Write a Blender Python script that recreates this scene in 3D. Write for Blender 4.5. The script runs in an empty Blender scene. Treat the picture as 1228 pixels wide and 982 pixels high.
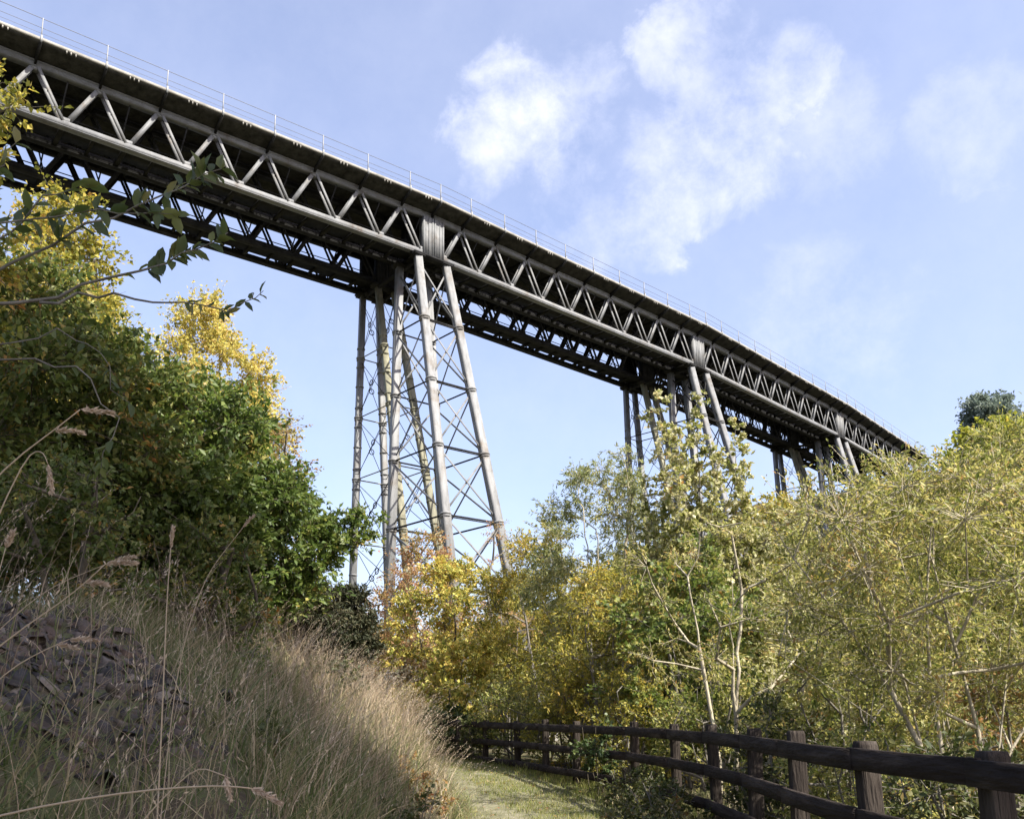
import bpy, math, random
import numpy as np
from mathutils import Vector, Matrix

S = bpy.context.scene
COL = S.collection
R = math.radians
rng = np.random.default_rng(7)

# ------------------------------------------------------------------ camera
cam = bpy.data.cameras.new('camera')
co = bpy.data.objects.new('camera', cam)
COL.objects.link(co)
cam.sensor_width = 36.0
cam.sensor_fit = 'HORIZONTAL'
cam.lens = 1098.47 / 1228 * 36.0
cam.shift_y = (635.72 - 491.0) / 1228
cam.clip_start = 0.05
cam.clip_end = 6000
ROLL = R(0.676)
co.matrix_world = Matrix.Translation((0, 0, 1.6)) @ Matrix.Rotation(R(90 + 11.2261), 4, 'X') @ Matrix.Rotation(-ROLL, 4, 'Z')
S.camera = co

# ------------------------------------------------------------------ light
SUN_AZ, SUN_EL = 124.0, 45.0          # clockwise from straight ahead, above the horizon
sd = Vector((math.sin(R(SUN_AZ)) * math.cos(R(SUN_EL)), math.cos(R(SUN_AZ)) * math.cos(R(SUN_EL)), math.sin(R(SUN_EL))))
sun = bpy.data.lights.new('sun', 'SUN')
sun.energy = 4.9
sun.angle = R(0.5)
sun.color = (1.0, 0.945, 0.85)
so = bpy.data.objects.new('sun', sun)
COL.objects.link(so)
so.rotation_euler = (-sd).to_track_quat('-Z', 'Y').to_euler()

W = bpy.data.worlds.new('World')
S.world = W
W.use_nodes = True
nt = W.node_tree
nt.nodes.clear()


def N(tree, kind, **kw):
    n = tree.nodes.new(kind)
    for k, v in kw.items():
        if k == 'inp':
            for a, b in v.items():
                n.inputs[a].default_value = b
        else:
            setattr(n, k, v)
    return n


sky = N(nt, 'ShaderNodeTexSky', sky_type='NISHITA', sun_disc=False, sun_elevation=R(SUN_EL), sun_rotation=R(SUN_AZ))
sky.air_density = 1.0
sky.dust_density = 2.4
sky.ozone_density = 3.0
tc = N(nt, 'ShaderNodeTexCoord')
nz = N(nt, 'ShaderNodeTexNoise', inp={'Scale': 8.5, 'Detail': 12.0, 'Roughness': 0.66, 'Distortion': 0.0})
nt.links.new(tc.outputs['Generated'], nz.inputs['Vector'])
nz2 = N(nt, 'ShaderNodeTexNoise', inp={'Scale': 16.0, 'Detail': 8.0, 'Roughness': 0.62, 'Distortion': 0.3})
nt.links.new(tc.outputs['Generated'], nz2.inputs['Vector'])
# warp the direction a little so that the cloud outlines are ragged
wv = N(nt, 'ShaderNodeVectorMath', operation='SUBTRACT', inp={1: (0.5, 0.5, 0.5)})
nt.links.new(nz2.outputs['Color'], wv.inputs[0])
ws = N(nt, 'ShaderNodeVectorMath', operation='SCALE', inp={'Scale': 0.14})
nt.links.new(wv.outputs[0], ws.inputs[0])
wa = N(nt, 'ShaderNodeVectorMath', operation='ADD')
nt.links.new(tc.outputs['Generated'], wa.inputs[0])
nt.links.new(ws.outputs[0], wa.inputs[1])
wn = N(nt, 'ShaderNodeVectorMath', operation='NORMALIZE')
nt.links.new(wa.outputs[0], wn.inputs[0])
CLOUDS = [((0.026, 0.818, 0.574), 5.6, 1.0), ((-0.007, 0.829, 0.559), 4.6, .85), ((0.067, 0.799, 0.597), 4.0, .6),
          ((0.215, 0.813, 0.541), 5.5, .80), ((0.154, 0.856, 0.494), 4.6, .8), ((0.16, 0.83, 0.534), 4.5, .6),
          ((0.201, 0.828, 0.523), 4.8, .8), ((0.153, 0.766, 0.625), 3.2, .6), ((0.194, 0.78, 0.595), 3.4, .55),
          ((0.276, 0.759, 0.59), 3.4, .62), ((0.250, 0.785, 0.567), 3.6, .7), ((0.421, 0.745, 0.518), 5.0, .30),
          ((0.327, 0.869, 0.371), 7.0, .34), ((0.078, 0.875, 0.478), 5.0, .5), ((0.30, 0.78, 0.54), 5.0, .35)]
prev = None
for c, rad, amp in CLOUDS:
    v = Vector(c).normalized()
    dp = N(nt, 'ShaderNodeVectorMath', operation='DOT_PRODUCT', inp={1: v})
    nt.links.new(wn.outputs[0], dp.inputs[0])
    mr = N(nt, 'ShaderNodeMapRange', interpolation_type='SMOOTHSTEP',
           inp={'From Min': math.cos(R(rad * 0.80)), 'From Max': math.cos(R(rad * 0.1)), 'To Min': 0.0, 'To Max': amp})
    nt.links.new(dp.outputs['Value'], mr.inputs['Value'])
    if prev is None:
        prev = mr.outputs[0]
    else:
        mx = N(nt, 'ShaderNodeMath', operation='MAXIMUM')
        nt.links.new(prev, mx.inputs[0])
        nt.links.new(mr.outputs[0], mx.inputs[1])
        prev = mx.outputs[0]
nr = N(nt, 'ShaderNodeMapRange', inp={'From Min': 0.34, 'From Max': 0.74, 'To Min': 0.0, 'To Max': .92})
nt.links.new(nz.outputs['Fac'], nr.inputs['Value'])
cm = N(nt, 'ShaderNodeMath', operation='MULTIPLY', use_clamp=True)
nt.links.new(prev, cm.inputs[0])
nt.links.new(nr.outputs[0], cm.inputs[1])
# thin high veil that whitens the whole sky a little
veil = N(nt, 'ShaderNodeMapRange', inp={'From Min': 0.3, 'From Max': 0.75, 'To Min': 0.16, 'To Max': 0.27})
nt.links.new(nz.outputs['Fac'], veil.inputs['Value'])
cadd = N(nt, 'ShaderNodeMath', operation='ADD', use_clamp=True)
nt.links.new(cm.outputs[0], cadd.inputs[0])
nt.links.new(veil.outputs[0], cadd.inputs[1])
SKYC = (4.0, 4.08, 4.7, 1)
smix = N(nt, 'ShaderNodeMixRGB', inp={'Color2': SKYC})
nt.links.new(cadd.outputs[0], smix.inputs['Fac'])
stint = N(nt, 'ShaderNodeMixRGB', blend_type='MULTIPLY', inp={'Fac': 1.0, 'Color2': (1.10, 0.985, 1.02, 1)})
nt.links.new(sky.outputs[0], stint.inputs['Color1'])
nt.links.new(stint.outputs[0], smix.inputs['Color1'])
bg = N(nt, 'ShaderNodeBackground', inp={'Strength': 0.121})
nt.links.new(smix.outputs[0], bg.inputs['Color'])
wo = N(nt, 'ShaderNodeOutputWorld')
nt.links.new(bg.outputs[0], wo.inputs['Surface'])

S.view_settings.view_transform = 'Standard'
S.view_settings.look = 'None'
S.view_settings.gamma = 1
S.view_settings.use_curve_mapping = False
S.view_settings.exposure = 1.32
S.cycles.max_bounces = 5
S.cycles.diffuse_bounces = 3
S.cycles.transmission_bounces = 3
S.cycles.glossy_bounces = 2
S.cycles.transparent_max_bounces = 4
S.cycles.use_denoising = True


# ------------------------------------------------------------------ materials
def new_mat(name):
    m = bpy.data.materials.new(name)
    m.use_nodes = True
    t = m.node_tree
    t.nodes.clear()
    out = N(t, 'ShaderNodeOutputMaterial')
    return m, t, out


def ramp(t, stops):
    r = N(t, 'ShaderNodeValToRGB')
    e = r.color_ramp.elements
    while len(e) > 1:
        e.remove(e[-1])
    e[0].position = stops[0][0]
    e[0].color = (*stops[0][1], 1)
    for p, c in stops[1:]:
        x = e.new(p)
        x.color = (*c, 1)
    return r


def rough_mat(name, stops, scale=3.0, rough=0.8, bump=0.3, detail=6.0, stretch=(1, 1, 1), spec=0.3, bump_scale=None, stops2=None, scale2=1.0, metallic=0.0):
    m, t, out = new_mat(name)
    b = N(t, 'ShaderNodeBsdfPrincipled', inp={'Roughness': rough, 'Specular IOR Level': spec, 'Metallic': metallic})
    c = N(t, 'ShaderNodeTexCoord')
    mp = N(t, 'ShaderNodeMapping', inp={'Scale': stretch})
    t.links.new(c.outputs['Object'], mp.inputs[0])
    n = N(t, 'ShaderNodeTexNoise', inp={'Scale': scale, 'Detail': detail, 'Roughness': 0.65})
    t.links.new(mp.outputs[0], n.inputs['Vector'])
    rp = ramp(t, stops)
    t.links.new(n.outputs['Fac'], rp.inputs[0])
    colout = rp.outputs[0]
    if stops2:
        n2 = N(t, 'ShaderNodeTexNoise', inp={'Scale': scale2, 'Detail': 5.0, 'Roughness': 0.6})
        t.links.new(c.outputs['Object'], n2.inputs['Vector'])
        r2 = ramp(t, stops2)
        t.links.new(n2.outputs['Fac'], r2.inputs[0])
        mx = N(t, 'ShaderNodeMixRGB', blend_type='MULTIPLY', inp={'Fac': 1.0})
        t.links.new(colout, mx.inputs['Color1'])
        t.links.new(r2.outputs[0], mx.inputs['Color2'])
        colout = mx.outputs[0]
    t.links.new(colout, b.inputs['Base Color'])
    nb = N(t, 'ShaderNodeTexNoise', inp={'Scale': bump_scale or scale * 4, 'Detail': 5.0})
    t.links.new(mp.outputs[0], nb.inputs['Vector'])
    bp = N(t, 'ShaderNodeBump', inp={'Strength': bump, 'Distance': 0.03})
    t.links.new(nb.outputs['Fac'], bp.inputs['Height'])
    t.links.new(bp.outputs[0], b.inputs['Normal'])
    t.links.new(b.outputs[0], out.inputs['Surface'])
    return m


def leaf_mat(name, stops, trans=0.38, rough=0.5, patch=0.3, patch_col=None, gloss=0.3):
    """leaf material: the colour of each leaf from its own random value, with slow drifts through the crown"""
    m, t, out = new_mat(name)
    at = N(t, 'ShaderNodeAttribute', attribute_name='rnd')
    c = N(t, 'ShaderNodeTexCoord')
    n = N(t, 'ShaderNodeTexNoise', inp={'Scale': 0.9, 'Detail': 4.0})
    t.links.new(c.outputs['Object'], n.inputs['Vector'])
    ma = N(t, 'ShaderNodeMath', operation='MULTIPLY_ADD', inp={1: patch * 2, 2: -patch})
    t.links.new(n.outputs['Fac'], ma.inputs[0])
    ad = N(t, 'ShaderNodeMath', operation='ADD', use_clamp=True)
    t.links.new(ma.outputs[0], ad.inputs[0])
    t.links.new(at.outputs['Fac'], ad.inputs[1])
    rp = ramp(t, stops)
    t.links.new(ad.outputs[0], rp.inputs[0])
    b = N(t, 'ShaderNodeBsdfPrincipled', inp={'Roughness': rough, 'Specular IOR Level': gloss})
    t.links.new(rp.outputs[0], b.inputs['Base Color'])
    tr = N(t, 'ShaderNodeBsdfTranslucent')
    hs = N(t, 'ShaderNodeHueSaturation', inp={'Saturation': 1.05, 'Value': 1.3, 'Hue': 0.494})
    t.links.new(rp.outputs[0], hs.inputs['Color'])
    t.links.new(hs.outputs[0], tr.inputs['Color'])
    mx = N(t, 'ShaderNodeMixShader', inp={'Fac': trans})
    t.links.new(b.outputs[0], mx.inputs[1])
    t.links.new(tr.outputs[0], mx.inputs[2])
    t.links.new(mx.outputs[0], out.inputs['Surface'])
    return m


M = {}
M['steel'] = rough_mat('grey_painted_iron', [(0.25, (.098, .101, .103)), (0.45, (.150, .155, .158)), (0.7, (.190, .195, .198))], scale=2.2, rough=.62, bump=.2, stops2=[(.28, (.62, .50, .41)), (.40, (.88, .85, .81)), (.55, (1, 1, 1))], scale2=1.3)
M['steel_dark'] = rough_mat('shade_darkened_iron', [(0.3, (.013, .013, .013)), (0.55, (.026, .026, .026)), (0.75, (.05, .048, .045))], scale=2.0, rough=.85, bump=.2, spec=.06)  # under-deck shade is put into this dark colour; bearings and bracing share it
M['column'] = rough_mat('weathered_grey_column_paint', [(0.25, (.115, .118, .117)), (0.5, (.185, .188, .186)), (0.72, (.24, .243, .240))], scale=1.6, rough=.6, bump=.15, stretch=(3, 3, .4), stops2=[(.3, (.62, .52, .42)), (.5, (1, 1, 1))], scale2=.9)
M['column_lichen'] = rough_mat('lichen_covered_column_paint', [(0.25, (.11, .105, .08)), (0.5, (.20, .195, .14)), (0.72, (.29, .27, .19))], scale=1.6, rough=.8, bump=.2, stretch=(3, 3, .6), stops2=[(.3, (.55, .53, .46)), (.5, (1, 1, 1))], scale2=.9)
M['deck'] = rough_mat('dark_deck_boards', [(0.3, (.018, .018, .017)), (0.7, (.065, .064, .060))], scale=2.5, rough=.9, bump=.3, spec=.05)
M['fascia'] = rough_mat('pale_deck_edge', [(0.3, (.13, .125, .11)), (0.6, (.24, .23, .205))], scale=1.5, rough=.75, bump=.2)
M['rail'] = rough_mat('galvanised_rail', [(0.3, (.18, .19, .19)), (0.7, (.28, .28, .28))], scale=4, rough=.45, bump=.05)
M['wire'] = rough_mat('wire', [(0.3, (.10, .10, .11)), (0.7, (.16, .16, .17))], scale=4, rough=.5, bump=.05)
M['stone'] = rough_mat('grey_masonry', [(0.3, (.14, .13, .12)), (0.7, (.28, .26, .23))], scale=2, rough=.9, bump=.5)
M['fence'] = rough_mat('brown_stained_timber', [(0.25, (.015, .012, .010)), (0.5, (.034, .027, .022)), (0.75, (.095, .080, .066))], scale=9, rough=.9, bump=1.0, stretch=(1, 1, .12), bump_scale=40, spec=.15)
M['fence_rail'] = rough_mat('brown_stained_rail', [(0.25, (.012, .009, .008)), (0.5, (.026, .020, .017)), (0.78, (.080, .064, .054))], scale=9, rough=.9, bump=1.0, bump_scale=40, spec=.15, stretch=(1, .12, 1))
M['ground'] = rough_mat('earth_and_litter', [(0.25, (.035, .028, .018)), (0.45, (.075, .06, .035)), (0.6, (.075, .085, .03)), (0.8, (.13, .11, .06))], scale=2.2, rough=.95, bump=.8, bump_scale=14)
M['path'] = rough_mat('grassy_gravel_path', [(0.3, (.09, .085, .05)), (0.5, (.14, .135, .075)), (0.75, (.24, .22, .16))], scale=3.0, rough=.95, bump=.8, bump_scale=30)
M['hill'] = rough_mat('wooded_hill', [(0.3, (.03, .04, .015)), (0.6, (.07, .085, .03))], scale=.6, rough=.95, bump=.8)
M['slate_plain'] = rough_mat('broken_slate', [(0.25, (.035, .028, .030)), (0.5, (.085, .068, .070)), (0.75, (.17, .135, .125))], scale=3.5, rough=.7, bump=.5, bump_scale=22, stops2=[(.35, (.75, .62, .55)), (.6, (1, 1, 1.05))], scale2=2.5)
M['bark_pale'] = rough_mat('pale_grey_bark', [(0.3, (.20, .17, .12)), (0.55, (.36, .32, .23)), (0.8, (.48, .44, .34))], scale=7, rough=.85, bump=.5, stretch=(1, 1, .4))
M['bark_brown'] = rough_mat('brown_bark', [(0.3, (.055, .045, .032)), (0.55, (.12, .10, .07)), (0.8, (.2, .17, .12))], scale=7, rough=.9, bump=.5, stretch=(1, 1, .4))
M['bark_grey'] = rough_mat('grey_twig_bark', [(0.3, (.09, .08, .065)), (0.55, (.17, .155, .13)), (0.8, (.27, .25, .21))], scale=8, rough=.85, bump=.4, stretch=(1, 1, .5))

m_, t_, o_ = new_mat('broken_slate_by_stone')
a_ = N(t_, 'ShaderNodeAttribute', attribute_name='rnd')
r_ = ramp(t_, [(0.0, (.018, .015, .012)), (.3, (.044, .036, .029)), (.5, (.078, .060, .045)), (.68, (.080, .050, .030)), (.85, (.105, .084, .064)), (1.0, (.23, .195, .15))])
t_.links.new(a_.outputs['Fac'], r_.inputs[0])
c_ = N(t_, 'ShaderNodeTexCoord')
n_ = N(t_, 'ShaderNodeTexNoise', inp={'Scale': 24.0, 'Detail': 6.0})
t_.links.new(c_.outputs['Object'], n_.inputs['Vector'])
r2_ = ramp(t_, [(.3, (.6, .56, .52)), (.6, (1, 1, 1))])
t_.links.new(n_.outputs['Fac'], r2_.inputs[0])
x_ = N(t_, 'ShaderNodeMixRGB', blend_type='MULTIPLY', inp={'Fac': 1.0})
t_.links.new(r_.outputs[0], x_.inputs['Color1'])
t_.links.new(r2_.outputs[0], x_.inputs['Color2'])
b_ = N(t_, 'ShaderNodeBsdfPrincipled', inp={'Roughness': .6, 'Specular IOR Level': .35})
bp_ = N(t_, 'ShaderNodeBump', inp={'Strength': .35, 'Distance': .02})
t_.links.new(n_.outputs['Fac'], bp_.inputs['Height'])
t_.links.new(bp_.outputs[0], b_.inputs['Normal'])
t_.links.new(x_.outputs[0], b_.inputs['Base Color'])
t_.links.new(b_.outputs[0], o_.inputs['Surface'])
M['slate'] = m_

L = {}
L['willow'] = leaf_mat('willow_leaf', [(0.0, (.065, .095, .022)), (.3, (.165, .19, .045)), (.58, (.31, .305, .085)), (.84, (.48, .43, .16)), (1.0, (.36, .235, .085))], trans=.42)
L['willow_grey'] = leaf_mat('grey_willow_leaf', [(0.0, (.10, .13, .05)), (.4, (.20, .23, .085)), (.75, (.34, .345, .15)), (1.0, (.42, .36, .14))], trans=.42)
L['poplar'] = leaf_mat('white_poplar_leaf', [(0.0, (.12, .15, .035)), (.35, (.25, .26, .07)), (.55, (.40, .39, .18)), (.8, (.58, .56, .36)), (.93, (.52, .44, .17)), (1.0, (.36, .21, .07))], trans=.42, patch=.12)
L['maple'] = leaf_mat('yellow_maple_leaf', [(0.0, (.13, .17, .04)), (.32, (.29, .30, .07)), (.6, (.52, .46, .11)), (.85, (.62, .47, .13)), (1.0, (.50, .30, .10))], trans=.36, patch=.35)
L['pink'] = leaf_mat('pinkish_autumn_leaf', [(0.0, (.16, .15, .05)), (.35, (.33, .25, .09)), (.7, (.46, .28, .15)), (1.0, (.38, .18, .10))], trans=.4)
L['olive'] = leaf_mat('olive_leaf', [(0.0, (.10, .12, .024)), (.4, (.24, .235, .045)), (.7, (.38, .33, .065)), (.9, (.52, .40, .085)), (1.0, (.42, .25, .065))], trans=.42, patch=.35)
L['hazel'] = leaf_mat('hazel_leaf', [(0.0, (.05, .085, .018)), (.45, (.12, .165, .035)), (.75, (.22, .24, .06)), (.93, (.36, .32, .08)), (1.0, (.34, .20, .06))], trans=.40, patch=.3)
L['bright'] = leaf_mat('bright_green_leaf', [(0.0, (.14, .18, .028)), (.5, (.27, .29, .045)), (.85, (.38, .36, .065)), (1.0, (.44, .36, .08))], trans=.42)
L['dark'] = leaf_mat('hazed_green_leaf', [(0.0, (.11, .145, .12)), (.5, (.16, .20, .16)), (1.0, (.23, .26, .20))], trans=.35)  # distance haze is put into this pale bluish leaf colour
L['oak'] = leaf_mat('oak_leaf', [(0.0, (.04, .068, .014)), (.45, (.085, .13, .028)), (.72, (.155, .195, .046)), (.92, (.30, .285, .075)), (1.0, (.36, .23, .06))], trans=.40, patch=.2, gloss=.45)
L['oak_dark'] = leaf_mat('shaded_oak_leaf', [(0.0, (.045, .07, .016)), (.5, (.10, .135, .032)), (.8, (.18, .185, .048)), (.94, (.32, .23, .06)), (1.0, (.38, .18, .05))], trans=.36, patch=.22)
L['gold'] = leaf_mat('golden_leaf', [(0.0, (.21, .22, .055)), (.35, (.44, .40, .10)), (.7, (.60, .50, .15)), (1.0, (.50, .33, .11))], trans=.46, patch=.2)
L['brown'] = leaf_mat('brownish_autumn_leaf', [(0.0, (.10, .10, .03)), (.4, (.22, .17, .05)), (.75, (.34, .20, .08)), (1.0, (.25, .10, .05))], trans=.38)
L['gorse'] = leaf_mat('gorse_needle', [(0.0, (.018, .022, .010)), (.5, (.035, .042, .018)), (1.0, (.075, .065, .03))], trans=.12, rough=.7)
L['ash'] = leaf_mat('ash_leaf', [(0.0, (.045, .065, .018)), (.5, (.085, .11, .03)), (.85, (.15, .16, .045)), (1.0, (.22, .17, .05))], trans=.40, gloss=.4)
L['ivy'] = leaf_mat('ivy_leaf', [(0.0, (.025, .05, .014)), (.5, (.055, .085, .022)), (1.0, (.11, .13, .04))], trans=.22, gloss=.4)
L['bramble'] = leaf_mat('bramble_leaf', [(0.0, (.03, .045, .012)), (.5, (.07, .085, .025)), (.85, (.13, .12, .04)), (1.0, (.2, .11, .04))], trans=.32)
L['grass'] = leaf_mat('green_grass_blade', [(0.0, (.06, .09, .026)), (.38, (.125, .15, .05)), (.6, (.235, .21, .105)), (.8, (.39, .32, .195)), (1.0, (.50, .41, .28))], trans=.3, patch=.25, rough=.6)
L['lawn'] = leaf_mat('short_path_grass', [(0.0, (.09, .13, .022)), (.4, (.18, .205, .045)), (.7, (.30, .28, .095)), (1.0, (.44, .38, .20))], trans=.34, patch=.3, rough=.6)
L['straw'] = leaf_mat('dry_straw_stem', [(0.0, (.19, .14, .09)), (.4, (.33, .25, .165)), (.75, (.44, .355, .25)), (1.0, (.52, .44, .33))], trans=.25, patch=.2, rough=.7)
L['seed'] = leaf_mat('pale_seed_head', [(0.0, (.34, .25, .17)), (.5, (.46, .36, .26)), (1.0, (.56, .47, .36))], trans=.3, patch=.1, rough=.8)


# ------------------------------------------------------------------ object helpers
def tag(o, label=None, cat=None, group=None, kind=None):
    if label:
        o['label'] = label
    if cat:
        o['category'] = cat
    if group:
        o['group'] = group
    if kind:
        o['kind'] = kind
    return o


def empty(name, loc=(0, 0, 0)):
    o = bpy.data.objects.new(name, None)
    o.empty_display_size = 0.3
    o.location = loc
    COL.objects.link(o)
    return o


def np_mesh(name, verts, faces_flat, loop_tot, mat, parent=None, attr=None, smooth=False):
    """fast mesh: verts (n,3), flat vertex index list, loops per face (int or array)"""
    me = bpy.data.meshes.new(name)
    verts = np.ascontiguousarray(verts, dtype=np.float32)
    ff = np.ascontiguousarray(faces_flat, dtype=np.int32).ravel()
    me.vertices.add(len(verts))
    me.vertices.foreach_set('co', verts.ravel())
    if np.isscalar(loop_tot):
        nf = len(ff) // loop_tot
        lt = np.full(nf, loop_tot, np.int32)
    else:
        lt = np.asarray(loop_tot, np.int32)
        nf = len(lt)
    ls = np.concatenate([[0], np.cumsum(lt)[:-1]]).astype(np.int32) if nf else np.zeros(0, np.int32)
    me.loops.add(len(ff))
    me.loops.foreach_set('vertex_index', ff)
    me.polygons.add(nf)
    me.polygons.foreach_set('loop_start', ls)
    me.polygons.foreach_set('loop_total', lt)
    if smooth:
        me.polygons.foreach_set('use_smooth', np.ones(nf, bool))
    if attr is not None:
        a = me.attributes.new('rnd', 'FLOAT', 'POINT')
        a.data.foreach_set('value', np.ascontiguousarray(attr, np.float32))
    me.update(calc_edges=True)
    me.materials.append(mat)
    o = bpy.data.objects.new(name, me)
    COL.objects.link(o)
    if parent:
        o.parent = parent
    return o


class MB:
    """collects boxes, beams and tubes, then links them as one mesh object"""
    def __init__(self):
        self.v = []
        self.f = []

    def hexa(self, pts):
        n = len(self.v)
        self.v += [tuple(p) for p in pts]
        for q in ((0, 3, 2, 1), (4, 5, 6, 7), (0, 1, 5, 4), (1, 2, 6, 5), (2, 3, 7, 6), (3, 0, 4, 7)):
            self.f.append([n + i for i in q])

    def beam(self, a, b, w, h, side=None):
        """box from a to b, w across (along side), h in the third direction"""
        a = np.array(a, float)
        b = np.array(b, float)
        t = b - a
        t /= np.linalg.norm(t)
        if side is None:
            side = np.cross(t, (0, 0, 1.0))
            if np.linalg.norm(side) < 1e-3:
                side = np.array((1.0, 0, 0))
        s = np.array(side, float)
        s = s - t * s.dot(t)
        s /= np.linalg.norm(s)
        u = np.cross(s, t)
        s = s * w / 2
        u = u * h / 2
        self.hexa([a - s - u, a + s - u, a + s + u, a - s + u, b - s - u, b + s - u, b + s + u, b - s + u])

    def tube(self, pts, radii, n=8, prof=None, cap=True):
        pts = [np.array(p, float) for p in pts]
        if np.isscalar(radii):
            radii = [radii] * len(pts)
        rows = []
        ref = None
        for i, p in enumerate(pts):
            t = pts[min(i + 1, len(pts) - 1)] - pts[max(i - 1, 0)]
            t /= np.linalg.norm(t)
            if ref is None:
                ref = np.cross(t, (0.31, 0.95, 0.05))
                if np.linalg.norm(ref) < .1:
                    ref = np.cross(t, (1.0, 0, 0))
            ref = ref - t * ref.dot(t)
            ref /= np.linalg.norm(ref)
            u = np.cross(t, ref)
            base = len(self.v)
            for k in range(n):
                a = 2 * math.pi * k / n
                rr = radii[i] * (prof[k] if prof else 1)
                self.v.append(tuple(p + rr * (ref * math.cos(a) + u * math.sin(a))))
            rows.append(base)
        for r0, r1 in zip(rows[:-1], rows[1:]):
            for k in range(n):
                self.f.append([r0 + k, r0 + (k + 1) % n, r1 + (k + 1) % n, r1 + k])
        if cap:
            self.f.append([rows[0] + k for k in range(n)][::-1])
            self.f.append([rows[-1] + k for k in range(n)])

    def ring(self, c, ax, rad, r, n=14, m=5):
        c = np.array(c, float)
        ax = np.array(ax, float) / np.linalg.norm(ax)
        e = np.cross(ax, (0, 0, 1.0))
        if np.linalg.norm(e) < .1:
            e = np.cross(ax, (1.0, 0, 0))
        e /= np.linalg.norm(e)
        g = np.cross(ax, e)
        b = len(self.v)
        for i in range(n):
            a = 2 * math.pi * i / n
            d = e * math.cos(a) + g * math.sin(a)
            for j in range(m):
                q = 2 * math.pi * j / m
                self.v.append(tuple(c + d * (rad + r * math.cos(q)) + ax * r * math.sin(q)))
        for i in range(n):
            for j in range(m):
                self.f.append([b + i * m + j, b + ((i + 1) % n) * m + j, b + ((i + 1) % n) * m + (j + 1) % m, b + i * m + (j + 1) % m])

    def extrude(self, rows, closed=True):
        """rows: list of equal-length point lists, skinned together"""
        b = len(self.v)
        n = len(rows[0])
        for r in rows:
            self.v += [tuple(p) for p in r]
        for i in range(len(rows) - 1):
            for k in range(n if closed else n - 1):
                k2 = (k + 1) % n
                self.f.append([b + i * n + k, b + i * n + k2, b + (i + 1) * n + k2, b + (i + 1) * n + k])
        if closed:
            self.f.append([b + k for k in range(n)][::-1])
            self.f.append([b + (len(rows) - 1) * n + k for k in range(n)])

    def build(self, name, mat, parent=None, origin=(0, 0, 0), smooth=False):
        v = np.array(self.v, float) - np.array(origin, float)
        flat = [i for f in self.f for i in f]
        return np_mesh(name, v, flat, [len(f) for f in self.f], mat, parent, smooth=smooth)


# ------------------------------------------------------------------ terrain
def sstep(a, b, x):
    t = np.clip((x - a) / (b - a), 0, 1)
    return t * t * (3 - 2 * t)


FENCE = [(2.75, 1.0), (2.62, 3.2), (2.46, 4.9), (2.34, 6.3), (2.36, 8.0), (2.42, 9.7), (2.38, 11.3), (2.2, 13.0), (1.85, 14.7), (1.1, 17.2), (.6, 18.7), (.05, 20.3), (-.7, 21.9), (-1.4, 23.4), (-2.1, 24.9), (-3.0, 26.4), (-4.2, 28.0)]
FY = np.array([p[1] for p in FENCE])
FX = np.array([p[0] for p in FENCE])


def fence_x(y):
    return np.interp(y, FY, FX)


LEFT_Y = np.array([0, 6, 10, 13, 16, 19, 22, 25, 28])
LEFT_X = np.array([-.55, -.62, -.72, -.82, -1.15, -1.75, -2.6, -4.1, -6.3])


def left_x(y):
    return np.interp(y, LEFT_Y, LEFT_X)


def nz2d(x, y, s=1.0, seed=0.0):
    return (np.sin(x * 1.7 * s + 1.3 + seed) * np.cos(y * 1.3 * s + .4 + seed) + .5 * np.sin(x * 3.9 * s + y * 2.7 * s + seed) + .3 * np.cos(x * 7.3 * s - y * 6.1 * s + 2 * seed)) / 1.8


def base_z(y):
    return np.interp(y, [0, 10, 15, 20, 25, 40], [0, .04, .18, .42, .55, .6])


def ground_z(x, y):
    x = np.asarray(x, float)
    y = np.asarray(y, float)
    b = base_z(y)
    s = left_x(y) - x
    far = sstep(24, 34, y)
    bank = np.where(s > 0, np.where(s < 2.9, .78 * sstep(-.02, .62, s) + .60 * np.maximum(s - .25, 0), 2.37 + .15 * (s - 2.9)), 0)
    bank = np.minimum(bank, 14) * (1 - .35 * far) * (.80 + .20 * sstep(2.5, 6, y))
    bank = bank + np.clip(s, 0, 1) * (.13 * nz2d(x, y, 1.1) + .07 * nz2d(x, y, 2.6, 4.0)) + np.clip(s - 4, 0, 4) * .1 * nz2d(x, y, .3)
    r = x - fence_x(y) - .5
    right = np.where(r > 0, -.07 * np.minimum(r, 14), 0) + np.clip(r, 0, 1) * .1 * nz2d(x, y, .9, 2.0)
    # the far side of the valley carries the end of the viaduct
    along = (x - 14.5) * .63 + (y - 66.9) * .775
    hill = 28.3 * sstep(27, 50, along) + 6 * sstep(50, 200, along)
    hill = hill * (.45 + .55 * sstep(-60, 5, x - .6 * (y - 70)))
    return b + bank + right + hill


def grid_axis(parts):
    return np.unique(np.concatenate([np.arange(a, b, s) for a, b, s in parts]))


gx = grid_axis([(-1500, -300, 150), (-300, -60, 20), (-60, -14, 2.0), (-14, -5, .5), (-5, 5, .16), (5, 20, .8), (20, 90, 3), (90, 300, 20), (300, 1501, 150)])
gy = grid_axis([(-1500, -200, 150), (-200, -20, 12), (-20, 0, 1.5), (0, 26, .2), (26, 60, 1.5), (60, 150, 4), (150, 400, 25), (400, 2001, 150)])
GX, GY = np.meshgrid(gx, gy)
GZ = ground_z(GX, GY)
nxg, nyg = len(gx), len(gy)
gi = np.arange(nxg * nyg).reshape(nyg, nxg)
quads = np.stack([gi[:-1, :-1], gi[:-1, 1:], gi[1:, 1:], gi[1:, :-1]], -1).reshape(-1, 4)
tag(np_mesh('ground', np.stack([GX, GY, GZ], -1).reshape(-1, 3), quads, 4, M['ground'], smooth=True), kind='structure')

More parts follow.
